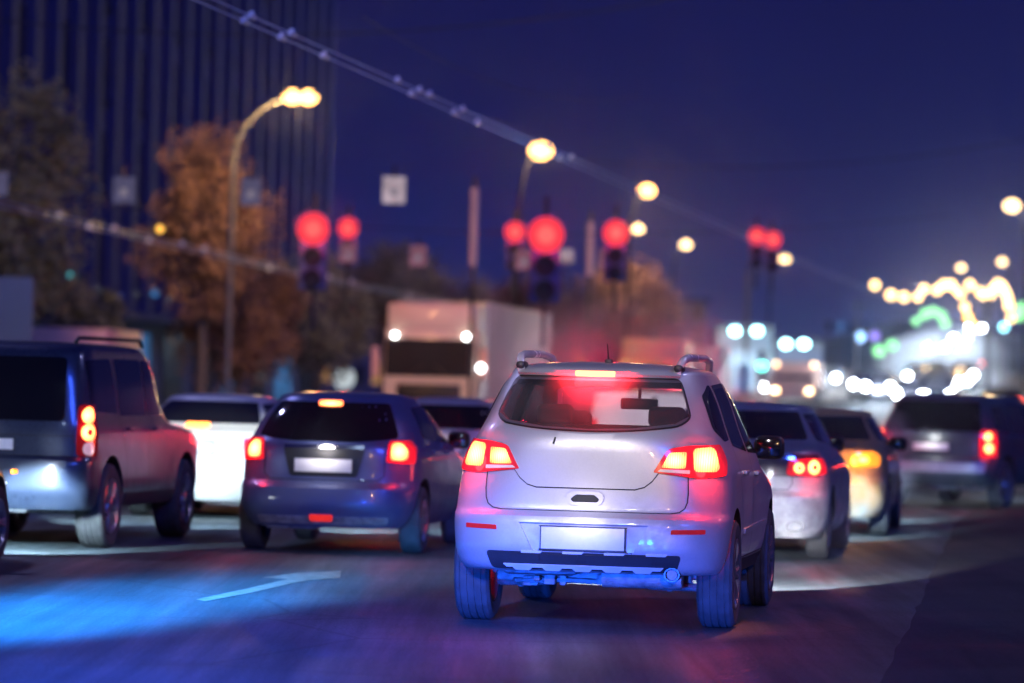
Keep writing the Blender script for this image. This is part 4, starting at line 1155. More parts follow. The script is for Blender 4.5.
for s_ in (-1, 1):
    bm = bmesh.new(); tube(bm, [(s_*.5, -.06, 1.83), (s_*.15, -.04, 2.1)], .015, 5); link('wiper', bm, M_plastic, tr)
    bm = bmesh.new(); disc_y(bm, (s_*.95, .08, 2.86), .07, 16, .06); link('marker_lamp', bm, M_lampw, tr)
    bm = bmesh.new(); box(bm, (s_*1.44, .0, 2.15), (.2, .12, .8), .04); mo = link('wing_mirror', bm, pbr('mirror_shell', (.8, .45, .35), .4), tr)
    bm = bmesh.new(); tube(bm, [(s_*1.2, .3, 2.6), (s_*1.44, .05, 2.5)], .02, 5); link('mirror_arm', bm, M_plastic, mo)
    bm = bmesh.new(); box(bm, (s_*.9, -.0, .85), (.42, .10, .25), .05); link('headlight', bm, M_headwarm, tr)
    bm = bmesh.new(); box(bm, (s_*1.235, 1.15, 2.2), (.03, .85, .75), .01); link('side_window', bm, M_win, tr)
    bm = bmesh.new(); box(bm, (s_*1.235, 1.0, 1.3), (.02, 1.05, 1.6), .008); link('door', bm, M_cab, tr)
    for y in (1.3, 5.5, 12.5, 13.8): wheel(tr, s_*1.05, y, .5, .3, s_)
bm = bmesh.new(); box(bm, (0, -.03, .6), (2.45, .25, .4), .08); link('bumper', bm, M_cab, tr)
bm = bmesh.new(); box(bm, (0, -.02, 1.35), (1.7, .06, .5), .03)
for k in range(4): box(bm, (0, -.06, 1.17+k*.12), (1.6, .03, .03), .005)
link('grille', bm, M_plastic, tr)
bm = bmesh.new(); disc_y(bm, (1.38, -.08, 2.05), .09, 14, .05); link('side_marker_lamp', bm, M_lampw, tr)

def small_truck(px, pytop, Y, w, L, mat, label, lamps=True, cab=True):
    p = at(px, 395, Y); z0 = hill(p.x, Y); top = at(px, pytop, Y).z-z0
    r = empty('box_truck', (p.x, Y, z0), -math.atan(.14)); tag(r, label, 'truck')
    bm = bmesh.new(); box(bm, (0, 1.9+L/2, .9+(top-.9)/2), (w, L, top-.9), .08); link('cargo_box', bm, mat, r)
    bm = bmesh.new(); prism(bm, [(0, .4), (0, 1.35), (.35, top*.72), (.6, top*.78), (1.8, top*.78), (1.8, .4)], 'x', -w/2+.08, w/2-.08); bmesh.ops.bevel(bm, geom=bm.edges[:], offset=.05, segments=2, profile=.5, affect='EDGES'); link('cab', bm, mat, r)
    bm = bmesh.new(); prism(bm, [(-.03, 1.4), (.28, top*.70), (.33, top*.70), (.02, 1.4)], 'x', -w/2+.2, w/2-.2); link('windscreen', bm, M_tglass, r, smooth=False)
    for s_ in (-1, 1):
        bm = bmesh.new(); box(bm, (s_*(w/2-.3), -.02, .8), (.28, .1, .2), .03); link('headlight', bm, M_headwarm, r)
        if lamps:
            bm = bmesh.new(); disc_y(bm, (s_*(w/2-.2), 1.85, top-.1), .12, 12, .05); link('marker_lamp', bm, M_lampo, r)
        for y in (.9, L): wheel(r, s_*(w/2-.17), y, .4, .25, s_, seg=20)
    return r
M_lampo = emis('marker_lamp_warm', (1, .7, .4), 7)
M_orange = pbr('orange_truck_paint', (.75, .42, .16), .45, coat=.3, scale=1)
M_peach = pbr('peach_truck_paint', (.72, .45, .32), .45, scale=1)
small_truck(645, 338, 128, 2.1, 4.5, M_orange, 'orange-yellow box van seen just above the roof of the silver SUV', lamps=False)
small_truck(691, 345, 140, 1.9, 4, M_boxp, 'dull grey van right of the orange-yellow box van', lamps=False)
small_truck(792, 362, 190, 2.35, 5, M_peach, 'peach coloured box truck with two warm roof lamps in front of the floodlit shop')
small_truck(47, 326, 88, 1.9, 3.6, M_peach, 'small peach van beside the blank billboard at far left', lamps=False)

# blank billboard, far left
p = at(12, 377, 78)
bb = empty('billboard', (p.x, 78, 0), .05); tag(bb, 'blank pale grey panel on posts at the far left behind the grey-blue SUV', 'billboard')
z0 = at(12, 352, 78).z; z1 = at(12, 277, 78).z; hw = (at(33, 300, 78).x-p.x)
bm = bmesh.new(); box(bm, (-.8, 0, (z0+z1)/2), (2*hw+1.6, .12, z1-z0), .02); link('panel', bm, pbr('billboard_back', (.50, .40, .26), .7, scale=1, var=.15), bb)
for x in (-1.6, .2):
    bm = bmesh.new(); tube(bm, [(x, .12, 0), (x, .12, z1-.2)], .06, 8); link('post', bm, M_plastic, bb)

# ------------------------------------------------------------------ trees
def tree(name, px, py, Y, rx, rz, leafcol, label, trunkcol=(.10, .08, .07), n=2600, seed=0, leaf=.20, group=None, nc=34):
    rnd = random.Random(seed)
    c = at(px, py, Y); g0 = hill(c.x, Y)
    r = empty(name, (c.x, Y, g0)); tag(r, label, 'tree', group)
    cz = c.z-g0
    mt = pbr('foliage_%d' % seed, leafcol, .7, scale=.9, var=.75)
    clumps = []
    for i in range(nc):
        while True:
            v = Vector((rnd.uniform(-1, 1), rnd.uniform(-1, 1), rnd.uniform(-1, 1)))
            if v.length < 1: break
        v = v*.82
        k = 1-.25*max(0, -v.z)
        clumps.append((Vector((v.x*rx*k, v.y*rx*k, cz+v.z*rz)), rnd.uniform(.22, .45)*rx))
    bm = bmesh.new()
    for i in range(n):
        cc, cr = rnd.choice(clumps)
        v = Vector((rnd.gauss(0, 1), rnd.gauss(0, 1), rnd.gauss(0, 1))).normalized()*cr*rnd.random()**.4
        p = cc+v; s = leaf*rnd.uniform(.6, 1.4)
        a = Vector((rnd.gauss(0, 1), rnd.gauss(0, 1), rnd.gauss(0, 1))).normalized(); b = a.orthogonal().normalized()*s; a = a*s*.7
        bm.faces.new([bm.verts.new(p-a), bm.verts.new(p+b*.5), bm.verts.new(p+a), bm.verts.new(p-b*.5)])
    link('crown', bm, mt, r, smooth=False)
    bm = bmesh.new()
    tube(bm, [(0, 0, -.1), (.06, 0, cz*.4), (-.05, .05, cz*.8), (0, 0, cz+rz*.5)], .20, 8, .05)
    for cc, cr in clumps[::3]:
        st = Vector((0, 0, max(cz*.45, cc.z-rx*.9)))
        tube(bm, [st, (st+cc)/2+Vector((0, 0, .2)), cc], .07, 5, .02)
    link('trunk', bm, pbr('bark', trunkcol, .9, scale=5), r)
    return r
tree('leafy_tree', 2, 200, 98, 2.7, 4.2, (.30, .26, .10), 'olive green tree at the left edge of the photo', seed=1, n=8000, leaf=.13, nc=70)
tree('autumn_tree', 204, 228, 114, 2.3, 3.2, (.22, .115, .07), 'orange-brown autumn tree beside the nearest street lamp', seed=2, n=9000, leaf=.12, nc=70)
tree('autumn_tree', 238, 318, 118, 2.2, 2.6, (.22, .11, .06), 'lower rust coloured tree under the nearest street lamp', seed=3, n=7000, leaf=.12, nc=60)
tree('leafy_tree', 318, 318, 138, 2.3, 2.6, (.13, .13, .10), 'grey-green tree left of the lorry', seed=4, n=6000, leaf=.14, nc=60)
tree('leafy_tree', 385, 295, 150, 2.6, 2.4, (.17, .15, .10), 'rounded grey-olive tree behind the lorry cab, under the white square sign', seed=5, n=6000, leaf=.14, nc=60)
tree('leafy_tree', 455, 320, 160, 2.8, 2.2, (.13, .10, .10), 'dark tree behind the middle of the lorry', seed=6, n=6000, leaf=.14, nc=60)
tree('leafy_tree', 545, 315, 150, 2.4, 2.2, (.15, .08, .09), 'dark red-brown tree just right of the lorry box', seed=7, n=6000, leaf=.14, nc=60)
tree('leafy_tree', 625, 305, 158, 2.5, 2.1, (.19, .10, .10), 'round red-brown tree above the silver SUV roof', seed=8, n=6000, leaf=.14, nc=60)
tree('leafy_tree', 85, 330, 110, 1.6, 2.0, (.05, .05, .045), 'small dark tree between the billboard and the autumn tree', seed=9, n=1600)

# ------------------------------------------------------------------ street lamps
M_pole = pbr('lamp_pole_steel', (.16, .155, .15), .55, metal=.2, scale=2)
M_sod = emis('sodium_lamp', (1, .50, .14), 9)
M_ledw = emis('white_street_lamp', (1, .66, .30), 6)
M_poled = pbr('dark_lamp_pole', (.003, .004, .010), .9, scale=2, spec=.05)
def street_lamp(px, py, Y, label, arm=1.9, mat=None, col=(1, .62, .25), watts=2600, two=False, sd=1, size=.34):
    pm = M_pole if Y < 110 else M_poled; watts *= .26; arm = arm if Y < 110 else .7
    H = at(px, py, Y); g0 = hill(H.x, Y)
    r = empty('street_lamp', (H.x-arm*sd, Y, g0)); tag(r, label, 'street lamp', 'street lamps along the street')
    h = H.z-g0; a = arm*sd
    bm = bmesh.new()
    pts = [(0, 0, 0), (0, 0, h-3.4), (0, 0, h-2.0)]+[(a*(1-math.cos(t)), 0, h-2.0+1.95*math.sin(t)) for t in [PI/2*k/8 for k in range(1, 9)]]
    tube(bm, pts, .08 if Y < 110 else .06, 10, .045); link('pole', bm, pm, r)
    bm = bmesh.new(); tube(bm, [(0, 0, 0), (0, 0, 1.0)], .17, 10); link('pole_base', bm, pm, r)
    for k in ((0, 1) if two else (0,)):
        x = a+(k*.46-.22*two)*sd
        bm = bmesh.new(); box(bm, (x, 0, h+.07), (.56, .30, .12), .05, 3); hd = link('lamp_head', bm, pm, r)
        bm = bmesh.new(); bmesh.ops.create_uvsphere(bm, u_segments=16, v_segments=8, radius=size*.72)
        for v in bm.verts: v.co = Vector((v.co.x*1.15+x, v.co.y*.85, v.co.z*.85+h-.03))
        link('lamp_glass', bm, mat or M_sod, hd)
    o = pointlight('lamp_light', (a, -.15, h-.42), col, watts, .15, r)
    return r
spotlight('added_spot', at(300, 98, 108)-Vector((0, 0, .6)), at(205, 240, 114), (1, .55, .3), 520, 80, .7, .2)  # extra spot at the nearest street lamp, aimed at the autumn tree
street_lamp(300, 96, 108, 'nearest street lamp, twin head on a tall curved pole by the autumn tree', two=True, watts=6000)
street_lamp(541, 150, 131, 'street lamp with the largest single glow, top centre of the photo', size=.5, watts=9000, col=(1, .58, .2))
street_lamp(647, 190, 155, 'street lamp third along the left side, above the red traffic lights', watts=6000, size=.42)
street_lamp(638, 228, 190, 'smaller street lamp just below the third one, touching a red traffic light', mat=M_ledw, watts=3000, size=.36)
street_lamp(686, 244, 210, 'street lamp right of centre between red traffic lights', mat=M_ledw, watts=3500, size=.38)
street_lamp(782, 258, 228, 'street lamp beside the twin red traffic light on the right', two=True, mat=M_ledw, watts=3000, size=.34)
street_lamp(1012, 205, 159, 'street lamp standing alone at the right edge of the photo', mat=M_ledw, watts=4500, sd=-1, col=(1, .8, .5), size=.42)
street_lamp(961, 267, 240, 'left one of two pale street lamps above the garlands', mat=M_ledw, watts=1500, sd=-1)
street_lamp(1002, 261, 232, 'right one of two pale street lamps above the garlands', mat=M_ledw, watts=1500, sd=-1)

# ------------------------------------------------------------------ traffic lights and signs over the crossing
M_tred = emis('signal_red', (1, .045, .07), 1.15)
M_tredhot = emis('signal_red_core', (1, .12, .11), 1.3)
M_tgreen = emis('signal_green', (.15, 1, .75), 7)
M_off = pbr('unlit_signal_lens', (.02, .022, .04), .7, spec=.1)
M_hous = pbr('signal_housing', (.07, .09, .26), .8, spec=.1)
def signal(px, py, Y, r_, label, state='red', pole=False, tilt=0.0, gcol=None):
    p = at(px, py, Y)
    o = empty('traffic_light', (p.x, Y, p.z), tilt); tag(o, label, 'traffic light')
    down = {'red': 1, 'green': -1}[state]
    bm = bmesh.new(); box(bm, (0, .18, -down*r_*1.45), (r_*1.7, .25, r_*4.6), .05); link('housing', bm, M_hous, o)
    for k in range(3):
        z = -down*(r_*1.75 if k == 1 else r_*3.1 if k == 2 else 0)
        bm = bmesh.new(); disc_y(bm, (0, .05, z), r_ if k == 0 else r_*.6, 24, .05)
        ln = link('signal_lens', bm, (M_tred if state == 'red' else (gcol or M_tgreen)) if k == 0 else M_off, o)
        bm = bmesh.new(); n = 12
        rv = r_ if k == 0 else r_*.6
        pr = [(rv*1.08*math.cos(t), rv*1.08*math.sin(t)) for t in [PI*k2/n for k2 in range(n+1)]]
        a = [bm.verts.new((x, .05, z+zz)) for x, zz in pr]; b = [bm.verts.new((x*.96, -.12, z+zz*.96+.01)) for x, zz in pr]
        c = [bm.verts.new((x*1.05, .05, z+zz*1.05)) for x, zz in pr]; d = [bm.verts.new((x*1.01, -.12, z+zz*1.01+.01)) for x, zz in pr]
        for i in range(n): bm.faces.new((a[i], a[i+1], b[i+1], b[i])); bm.faces.new((c[i], d[i], d[i+1], c[i+1])); bm.faces.new((b[i], b[i+1], d[i+1], d[i]))
        link('visor', bm, M_hous, ln)
        if k == 0 and state == 'red':
            bm = bmesh.new(); disc_y(bm, (0, .0, z), r_*.5, 20, .03); link('signal_core', bm, M_tredhot, ln)
    if state == 'red': pointlight('signal_light', (0, -.25, 0), (1, .03, .05), 50*(r_/.25)**2, .1, o)
    top = hill(p.x, Y)
    bm = bmesh.new(); tube(bm, [(0, .33, r_*2.2), (0, .33, (top-p.z) if pole else -r_*6.2)], .05, 8)
    link('bracket' if not pole else 'post', bm, M_plastic, o)
    return o
signal(313, 229, 82, .36, 'large red traffic light, left one of the pair above the trees at left', tilt=-.1)
signal(348, 228, 96, .27, 'smaller red traffic light, right one of the pair above the trees at left')
signal(515, 232, 96, .27, 'small red traffic light just left of the biggest one at the centre')
signal(546, 235, 82, .40, 'biggest red traffic light, at the centre of the photo')
signal(616, 233, 88, .31, 'red traffic light touching the small white street lamp right of centre')
signal(757, 236, 108, .25, 'left one of two touching red traffic lights on the right')
signal(773, 240, 110, .25, 'right one of two touching red traffic lights on the right')
signal(762, 366, 150, .17, 'teal green traffic light on a post in front of the floodlit shop', 'green', True)
signal(1004, 327, 175, .18, 'pale green traffic light below the garlands at far right', 'green', True, gcol=emis('signal_aqua', (.3, .9, 1), 6))
M_signw = emis('sign_face_glow', (.72, .56, .66), .55, var=.35, scale=2.5)  # sign faces emit a little in place of headlight thrown back
M_signp = emis('sign_rose_glow', (.55, .22, .34), .35, var=.3, scale=3)
M_signd = emis('sign_dim_glow', (.22, .20, .40), .35, var=.2, scale=3)
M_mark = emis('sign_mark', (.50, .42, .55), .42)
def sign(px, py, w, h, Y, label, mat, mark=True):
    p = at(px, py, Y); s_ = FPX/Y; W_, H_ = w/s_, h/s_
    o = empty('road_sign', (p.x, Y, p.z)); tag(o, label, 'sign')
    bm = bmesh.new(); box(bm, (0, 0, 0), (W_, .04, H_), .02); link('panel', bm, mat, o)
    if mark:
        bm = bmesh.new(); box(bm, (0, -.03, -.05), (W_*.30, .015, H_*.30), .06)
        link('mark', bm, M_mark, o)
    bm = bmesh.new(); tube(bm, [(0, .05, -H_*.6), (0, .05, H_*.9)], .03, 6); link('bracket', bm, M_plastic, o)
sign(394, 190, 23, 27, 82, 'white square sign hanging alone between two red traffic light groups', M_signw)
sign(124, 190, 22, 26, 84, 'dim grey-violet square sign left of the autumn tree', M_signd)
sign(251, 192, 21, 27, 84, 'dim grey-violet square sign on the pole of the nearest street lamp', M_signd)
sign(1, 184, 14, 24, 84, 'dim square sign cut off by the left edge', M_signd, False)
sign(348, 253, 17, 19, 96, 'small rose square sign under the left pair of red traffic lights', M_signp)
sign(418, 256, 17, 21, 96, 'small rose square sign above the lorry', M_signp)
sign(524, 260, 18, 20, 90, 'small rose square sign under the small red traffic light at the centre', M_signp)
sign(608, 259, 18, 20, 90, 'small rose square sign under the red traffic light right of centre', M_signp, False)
M_tube = pbr('pale_post_paint', (.48, .36, .38), .6, scale=1)
for px, py0, py1, Y, w, lb in ((475, 188, 266, 92, 8, 'pale upright post between the lorry and the centre traffic lights, the taller one'), (591, 222, 276, 100, 8, 'pale upright post right of the biggest red traffic light, the shorter one'), (748, 273, 350, 150, 5, 'slim grey post left of the floodlit shop')):
    a = at(px, py0, Y); b = at(px, py1, Y)
    o = empty('post', (a.x, Y, b.z)); tag(o, lb, 'post')
    bm = bmesh.new(); tube(bm, [(0, 0, 0), (0, 0, a.z-b.z)], w/2*Y/FPX, 12); link('banner_tube', bm, M_tube if px < 700 else M_pole, o)
    bm = bmesh.new(); tube(bm, [(0, 0.12, -b.z+hill(a.x, Y)), (0, .12, a.z-b.z+.3)], .05, 8); link('pole', bm, M_plastic, o)
# white lamp of a camera housing by the centre signal
p = at(560, 256, 92); o = empty('camera_housing', p); tag(o, 'small grey traffic camera with a white lamp below the biggest red traffic light', 'camera')
bm = bmesh.new(); box(bm, (.1, .1, 0), (.5, .4, .35), .05); link('housing', bm, pbr('camera_grey', (.35, .4, .42), .5), o)
bm = bmesh.new(); disc_y(bm, (-.06, -.12, .05), .075, 14, .04); link('lamp', bm, emis('camera_lamp', (1, .85, .7), 4), o)
# amber lamp on the wire, left
p = at(160, 229, 84); o = empty('warning_lamp', p); tag(o, 'small amber warning lamp hanging on the wires at left', 'lamp')
bm = bmesh.new(); bmesh.ops.create_uvsphere(bm, u_segments=12, v_segments=8, radius=.085); link('bulb', bm, emis('amber_small', (1, .5, .08), 2.2), o)
bm = bmesh.new(); tube(bm, [(0, 0, .07), (0, 0, .35)], .02, 6); link('hanger', bm, M_plastic, o)

# ------------------------------------------------------------------ wires
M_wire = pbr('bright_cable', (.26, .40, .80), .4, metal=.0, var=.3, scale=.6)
M_wired = pbr('dark_cable', (.03, .03, .05), .6)
M_glint = pbr('glint_white', (.92, .93, .95), .12, coat=.5)  # white beads set on the cables where light glints
def wire(name, p0, p1, r, label, mat, glints=(), off=(0, 0, 0), sag=0.25, ext=(-.3, 1.3), cs=.035):
    a = Vector(p0)+Vector(off); b = Vector(p1)+Vector(off)
    o = empty(name, a); tag(o, label, 'overhead wire')
    P = lambda t: (b-a)*t+Vector((0, 0, -sag*4*t*(1-t)))
    bm = bmesh.new(); n = 40
    tube(bm, [P(ext[0]+(ext[1]-ext[0])*i/n) for i in range(n+1)], r, 6); link('cable', bm, mat, o)
    for t, L_ in glints:
        d = (P(t+.002)-P(t-.002)).normalized(); c = P(t)
        bm = bmesh.new(); tube(bm, [c-d*L_, c-d*L_*.6, c+d*L_*.6, c+d*L_], cs, 8); box(bm, c+Vector((0, 0, cs)), (cs*1.5, cs*3, cs*1.5), .005)
        link('clamp', bm, M_glint, o)
rnd = random.Random(3)
A0, A1 = at(215, 0, 38), at(860, 285, 130)
def glints_at(pxs, x0, x1, y0, y1):
    out = []
    for px in pxs:                              # perspective-correct parameter
        f = (px-x0)/(x1-x0); t = f*y0/(y1+(y0-y1)*f); out.append((t, .10+.06*rnd.random()))
    return out
wire('trolley_wire', A0, A1, .008, 'upper cable of the twin bright wires crossing the sky from top left to the garlands', M_wire, glints_at([252, 292, 398, 420, 430, 463, 548, 572], 215, 860, 38, 130), sag=.0, cs=.032)
wire('trolley_wire', A0, A1, .008, 'lower cable of the twin bright wires crossing the sky from top left to the garlands', M_wire, glints_at([245, 282, 325, 412, 455, 478, 560, 640], 215, 860, 38, 130), off=(-.0, .0, -.09), sag=.02, cs=.032)
B0, B1 = at(0, 201, 83), at(700, 336, 252)
wire('trolley_wire', B0, B1, .013, 'upper cable of the twin blue wires running behind the trees towards the lorry roof', M_wire, glints_at([60, 115, 183, 205, 330, 352, 480, 497, 520, 540, 560, 590], 0, 700, 83, 252), sag=.6, cs=.05)
wire('trolley_wire', B0, B1, .013, 'lower cable of the twin blue wires running behind the trees towards the lorry roof', M_wire, glints_at([90, 150, 270, 300, 410, 505, 530, 610, 640], 0, 700, 83, 252), off=(0, 0, -.12), sag=.6, cs=.05)
wire('overhead_cable', at(0, 20, 70), at(700, -6, 70), .02, 'thin dark cable across the very top of the sky', M_wired, sag=.5)
wire('overhead_cable', at(430, 55, 60), at(600, 100, 75), .009, 'thin faint cable in the open sky above the brightest street lamp', M_wired, sag=.2)
wire('span_cable', at(200, 215, 90), at(800, 228, 104), .015, 'cable the red traffic lights hang from', M_wired, sag=.3, ext=(-.4, 1.3))
wire('overhead_cable', at(640, 165, 120), at(1030, 138, 120), .02, 'thin faint cable across the dark sky at right', M_wired, sag=.4)

# ------------------------------------------------------------------ garlands over the far street
M_gold = emis('garland_bulb_gold', (1, .62, .24), 6.5)
M_gold2 = emis('garland_bulb_amber', (1, .55, .10), 7)
M_lime = emis('garland_bulb_green', (.30, .90, .35), 2.4)
M_bluew = emis('garland_bulb_blue', (.35, .62, 1), 4)
def garland(pts, Y, label, mat, r=.24, glow=None, cat='string lights'):
    P3 = [at(px, py, Y+dy) for px, py, dy in [(*p, 0)[:3] if len(p) == 2 else p for p in pts]]
    o = empty('light_garland', P3[0]); tag(o, label, cat)
    L_ = [p-P3[0] for p in P3]
    bm = bmesh.new(); tube(bm, L_ if len(L_) > 1 else [Vector((0, 0, 0)), Vector((0, 0, .5))], .02, 5); link('cord', bm, M_wired, o)
    for i, p in enumerate(L_):
        bm = bmesh.new(); rr = r*random.uniform(.85, 1.1); bmesh.ops.create_uvsphere(bm, u_segments=12, v_segments=8, radius=rr)
        for v in bm.verts: v.co += p
        link('bulb', bm, mat if not isinstance(mat, list) else mat[i % len(mat)], o)
    if glow:
        c = sum(L_, Vector())/len(L_); pointlight('garland_light', c+Vector((0, -.6, 0)), glow[0], glow[1], .3, o)
    return o
W_ = (1, .68, .35)
garland([(875, 285), (891, 295), (904, 297), (918, 297), (924, 289), (937, 290), (944, 285), (951, 285)], 200, 'golden string of lights sagging at the left end of the decorations', M_gold, glow=(W_, 350))
garland([(957, 291), (961, 295), (965, 307), (968, 317), (972, 325), (975, 328)], 198, 'golden string of lights hanging down in a tail at the middle of the decorations', [M_gold, M_gold, M_gold, M_gold2, M_gold2, M_gold2], r=.20, glow=(W_, 200))
garland([(970, 285), (980, 292), (984, 295), (990, 295), (993, 289), (998, 284), (1002, 287), (1006, 293), (1008, 299), (1009, 306), (1011, 318)], 196, 'golden string of lights forming an arch at the right end of the decorations', M_gold, r=.22, glow=(W_, 350))
garland([(916, 321), (925, 314), (933, 311), (941, 315), (945, 323)], 204, 'green arch of lights under the golden garland', M_lime, r=.25, glow=((.3, 1, .4), 60))
garland([(879, 351), (892, 345)], 210, 'pair of green lights low down left of the headlight glare', M_lime, r=.30, glow=((.3, 1, .4), 80))
garland([(860, 337), (875, 336)], 214, 'pair of blue and violet lights above the pair of green ones', [M_bluew, emis('violet_bulb', (.4, .25, 1), 1.6)], r=.30, glow=((.3, .6, 1), 200))
garland([(1019, 314), (1024, 309)], 190, 'green lights cut off by the right edge', M_lime, r=.36)
for px, Y, yt, lb in ((988, 176, 296, 'dark pole carrying the right end of the garlands'), (858, 200, 300, 'dark slim pole carrying the left end of the garlands')):
    a = at(px, yt, Y); o = empty('pole', (a.x, Y, hill(a.x, Y))); tag(o, lb, 'pole')
    bm = bmesh.new(); tube(bm, [(0, 0, 0), (0, 0, a.z-hill(a.x, Y))], .16 if px > 900 else .05, 10, .12 if px > 900 else .05); link('shaft', bm, M_plastic, o)
    bm = bmesh.new(); tube(bm, [(-.5, 0, a.z-hill(a.x, Y)-.3), (.5, 0, a.z-hill(a.x, Y)-.3)], .05, 6); link('crossarm', bm, M_plastic, o)

# ------------------------------------------------------------------ distant cars on the climb
qs = sedan_shell(1.45, .88, 4.4, 1.0); qs.q = 8; qs.dz = .06
far = build_car('distant_car', qs, sedan_spec(P_black, 1.45, 1.0, 4.4, low_detail=True,
    tail_lamp=[('tail_light', sm([(.55, .76), (.55, .95), (.92, .95), (.92, .76)], .03), .012, emis('far_tail_red', (1, .08, .05), 9))], head_mat=M_headlamp),
    'x', 'car', (0, 0, 0), 0)
for ch in list(far.children):
    if ch.name.startswith('headlight'):
        sgn = 1 if sum(v.co.x for v in ch.data.vertices) > 0 else -1
        bm = bmesh.new(); disc_y(bm, (0, 0, 0), .17, 16, .08)
        for v in bm.verts: v.co = Vector((v.co.x+sgn*.6, 4.40-v.co.y, v.co.z+.70))
        bmesh.ops.recalc_face_normals(bm, faces=bm.faces[:])
        me = bpy.data.meshes.new('headlight'); bm.to_mesh(me); bm.free(); me.materials.append(M_headlamp); ch.data = me
    elif ch.name.startswith(('door_handle', 'panel_gap', 'wing_mirror')):
        for c2 in list(ch.children): bpy.data.objects.remove(c2)
        bpy.data.objects.remove(ch)
bpy.context.view_layer.update()
first = True
def far_car(px, Y, facing, label, group, glow=0, gcol=(.75, .88, 1)):
    global first
    o = far if first else copy_tree(far)
    first = False
    p = at(px, 395, Y); z = hill(p.x, Y)
    hd = -math.atan(RS)+(PI if facing else 0)
    o.location = (p.x, Y, z); o.rotation_euler = (0, 0, hd)
    tag(o, label, 'car', group)
    if glow: pointlight('headlight_glow', Vector((0, 4.9, .8)), gcol, glow, .2, o)
FL = 'distant oncoming car on the climb, only its glaring white headlights showing'
for n_, (px, Y) in enumerate(((936, 262), (960, 290), (974, 330), (957, 240), (946, 222), (934, 205), (947, 193), (925, 186), (912, 176), (938, 176), (962, 205))):
    far_car(px, Y, True, FL, 'oncoming cars on the climb', glow=1300 if n_ < 7 else 300)
FM = 'distant oncoming car just above the roofs of the two saloons, only its headlights showing'
for px, Y in ((778, 208), (796, 214), (812, 203), (828, 210), (868, 190), (880, 186)):
    far_car(px, Y, True, FM, 'oncoming cars above the saloon roofs', glow=160, gcol=(1, .86, .6))
for px, Y, lb in ((976, 262, 'distant car with red tail lights right of the headlight glare, the upper one'), (970, 222, 'distant car with red tail lights right of the headlight glare, the lower one'), (1003, 165, 'distant car with red tail lights above the dark green SUV')):
    far_car(px, Y, False, lb, 'distant cars driving away')

for px, Y in ((930, 196), (952, 215), (966, 236), (941, 184), (956, 196), (920, 200)):  # extra cars added so the headlight discs merge into one glare
    far_car(px, Y, True, FL, 'oncoming cars on the climb')
for px, py, Y in ((935, 372, 200), (955, 362, 238), (945, 349, 262), (930, 381, 186)):
    p = at(px, py, Y); spotlight('headlight_beam', p-Vector((0, 1.0, 0)), (0, 0, 1.6), (.72, .85, 1), 26000, 24, .8, .3)

# ------------------------------------------------------------------ added lights out of frame, no fixtures built: key, following headlamps, fills
KEY = (.92, .84, 1.0)
def rear_spot(x, y, z, col, w, target, size=120):
    return spotlight('added_spot', (x, y, z), target, col, w, size, .6, .25)  # spots added behind the camera to light the car rears
rear_spot(-4.5, 1, 9.5, (1, .93, .90), 12500, (.10, 24, 1.58), 6.0)
rear_spot(-4.5, 1, 9.5, (.50, .68, 1), 1200, (0, 25, 0))
for x in (-2.7, -1.4): spotlight('headlight_beam', (x, 4.5, .60), (x+RS*6, 10.5, -1.13), (.01, .10, 1.0), 34000, 34, .3, .07)  # blue spots for headlamps of an unseen following car, none built
spotlight('added_spot', (-9, 40, 10), (-3, 40, 0), (.45, .45, 1), 1500, 150, .6, .25)  # bluish fill added over the lanes, no fixture built
spotlight('added_spot', (9, 36, 10), (4, 34, 0), (.5, .5, 1), 500, 150, .6, .25)
spotlight('added_spot', (-10, 72, 11), (-2.5, 97, 2), (1, .46, .18), 9000, 40, .6, .25)  # added to brighten the lorry front
spotlight('added_spot', (1.0, 37, 9.5), (1.76, 45.5, 1.2), (1, .88, .88), 10000, 20, .6, .25)  # added to brighten the rear of the white van

sun = bpy.data.lights.new('blue_fill', 'SUN'); sun.energy = 1.1; sun.color = (.05, .13, 1); sun.angle = math.radians(12)  # blue sun lamp added as fill to lift the dark surfaces
spotlight('added_spot', (-5.0, 7, 5.2), (-2.65, 25.2, 0), (.012, .30, 1.0), 430000, 8.0, 1.0, .25)  # this and the next spots are added to throw blue pools on the road
spotlight('added_spot', (-5.9, 7, 5.2), (-3.5, 22.6, 0), (.008, .25, 1.0), 260000, 9.0, 1.0, .25)
spotlight('added_spot', (-4.0, 6, 6.5), (-1.8, 21.5, 0), (.01, .10, 1.0), 60000, 17.0, 1.0, .25)
spotlight('added_spot', (-5.0, 7, 5.2), (-1.35, 29.2, 0), (.10, .42, .85), 120000, 6.5, 1.0, .25)
spotlight('added_spot', (3.2, 33, 9.5), (1.1, 26, 1.7), (1, .24, .10), 3800, 11, .8, .2)  # added for warm light on the silver SUV roof, then its side
spotlight('added_spot', (11, 31, 6), (1.9, 26, 1.0), (1, .22, .26), 420, 20, .8, .15)
spotlight('added_spot', (12, 22, 5), (1.9, 25.5, 1.1), (.8, .75, 1), 90, 16, .8, .06)
so = bpy.data.objects.new('blue_fill', sun); COL.objects.link(so); so.location = (20, -40, 60)
so.rotation_euler = Vector((-.38, .85, -.38)).to_track_quat('-Z', 'Y').to_euler()
spotlight('added_spot', (14, 78, 11), (0, 103, 2), (1, .68, .36), 8500, 40, .6, .25)  # added to brighten the side of the lorry

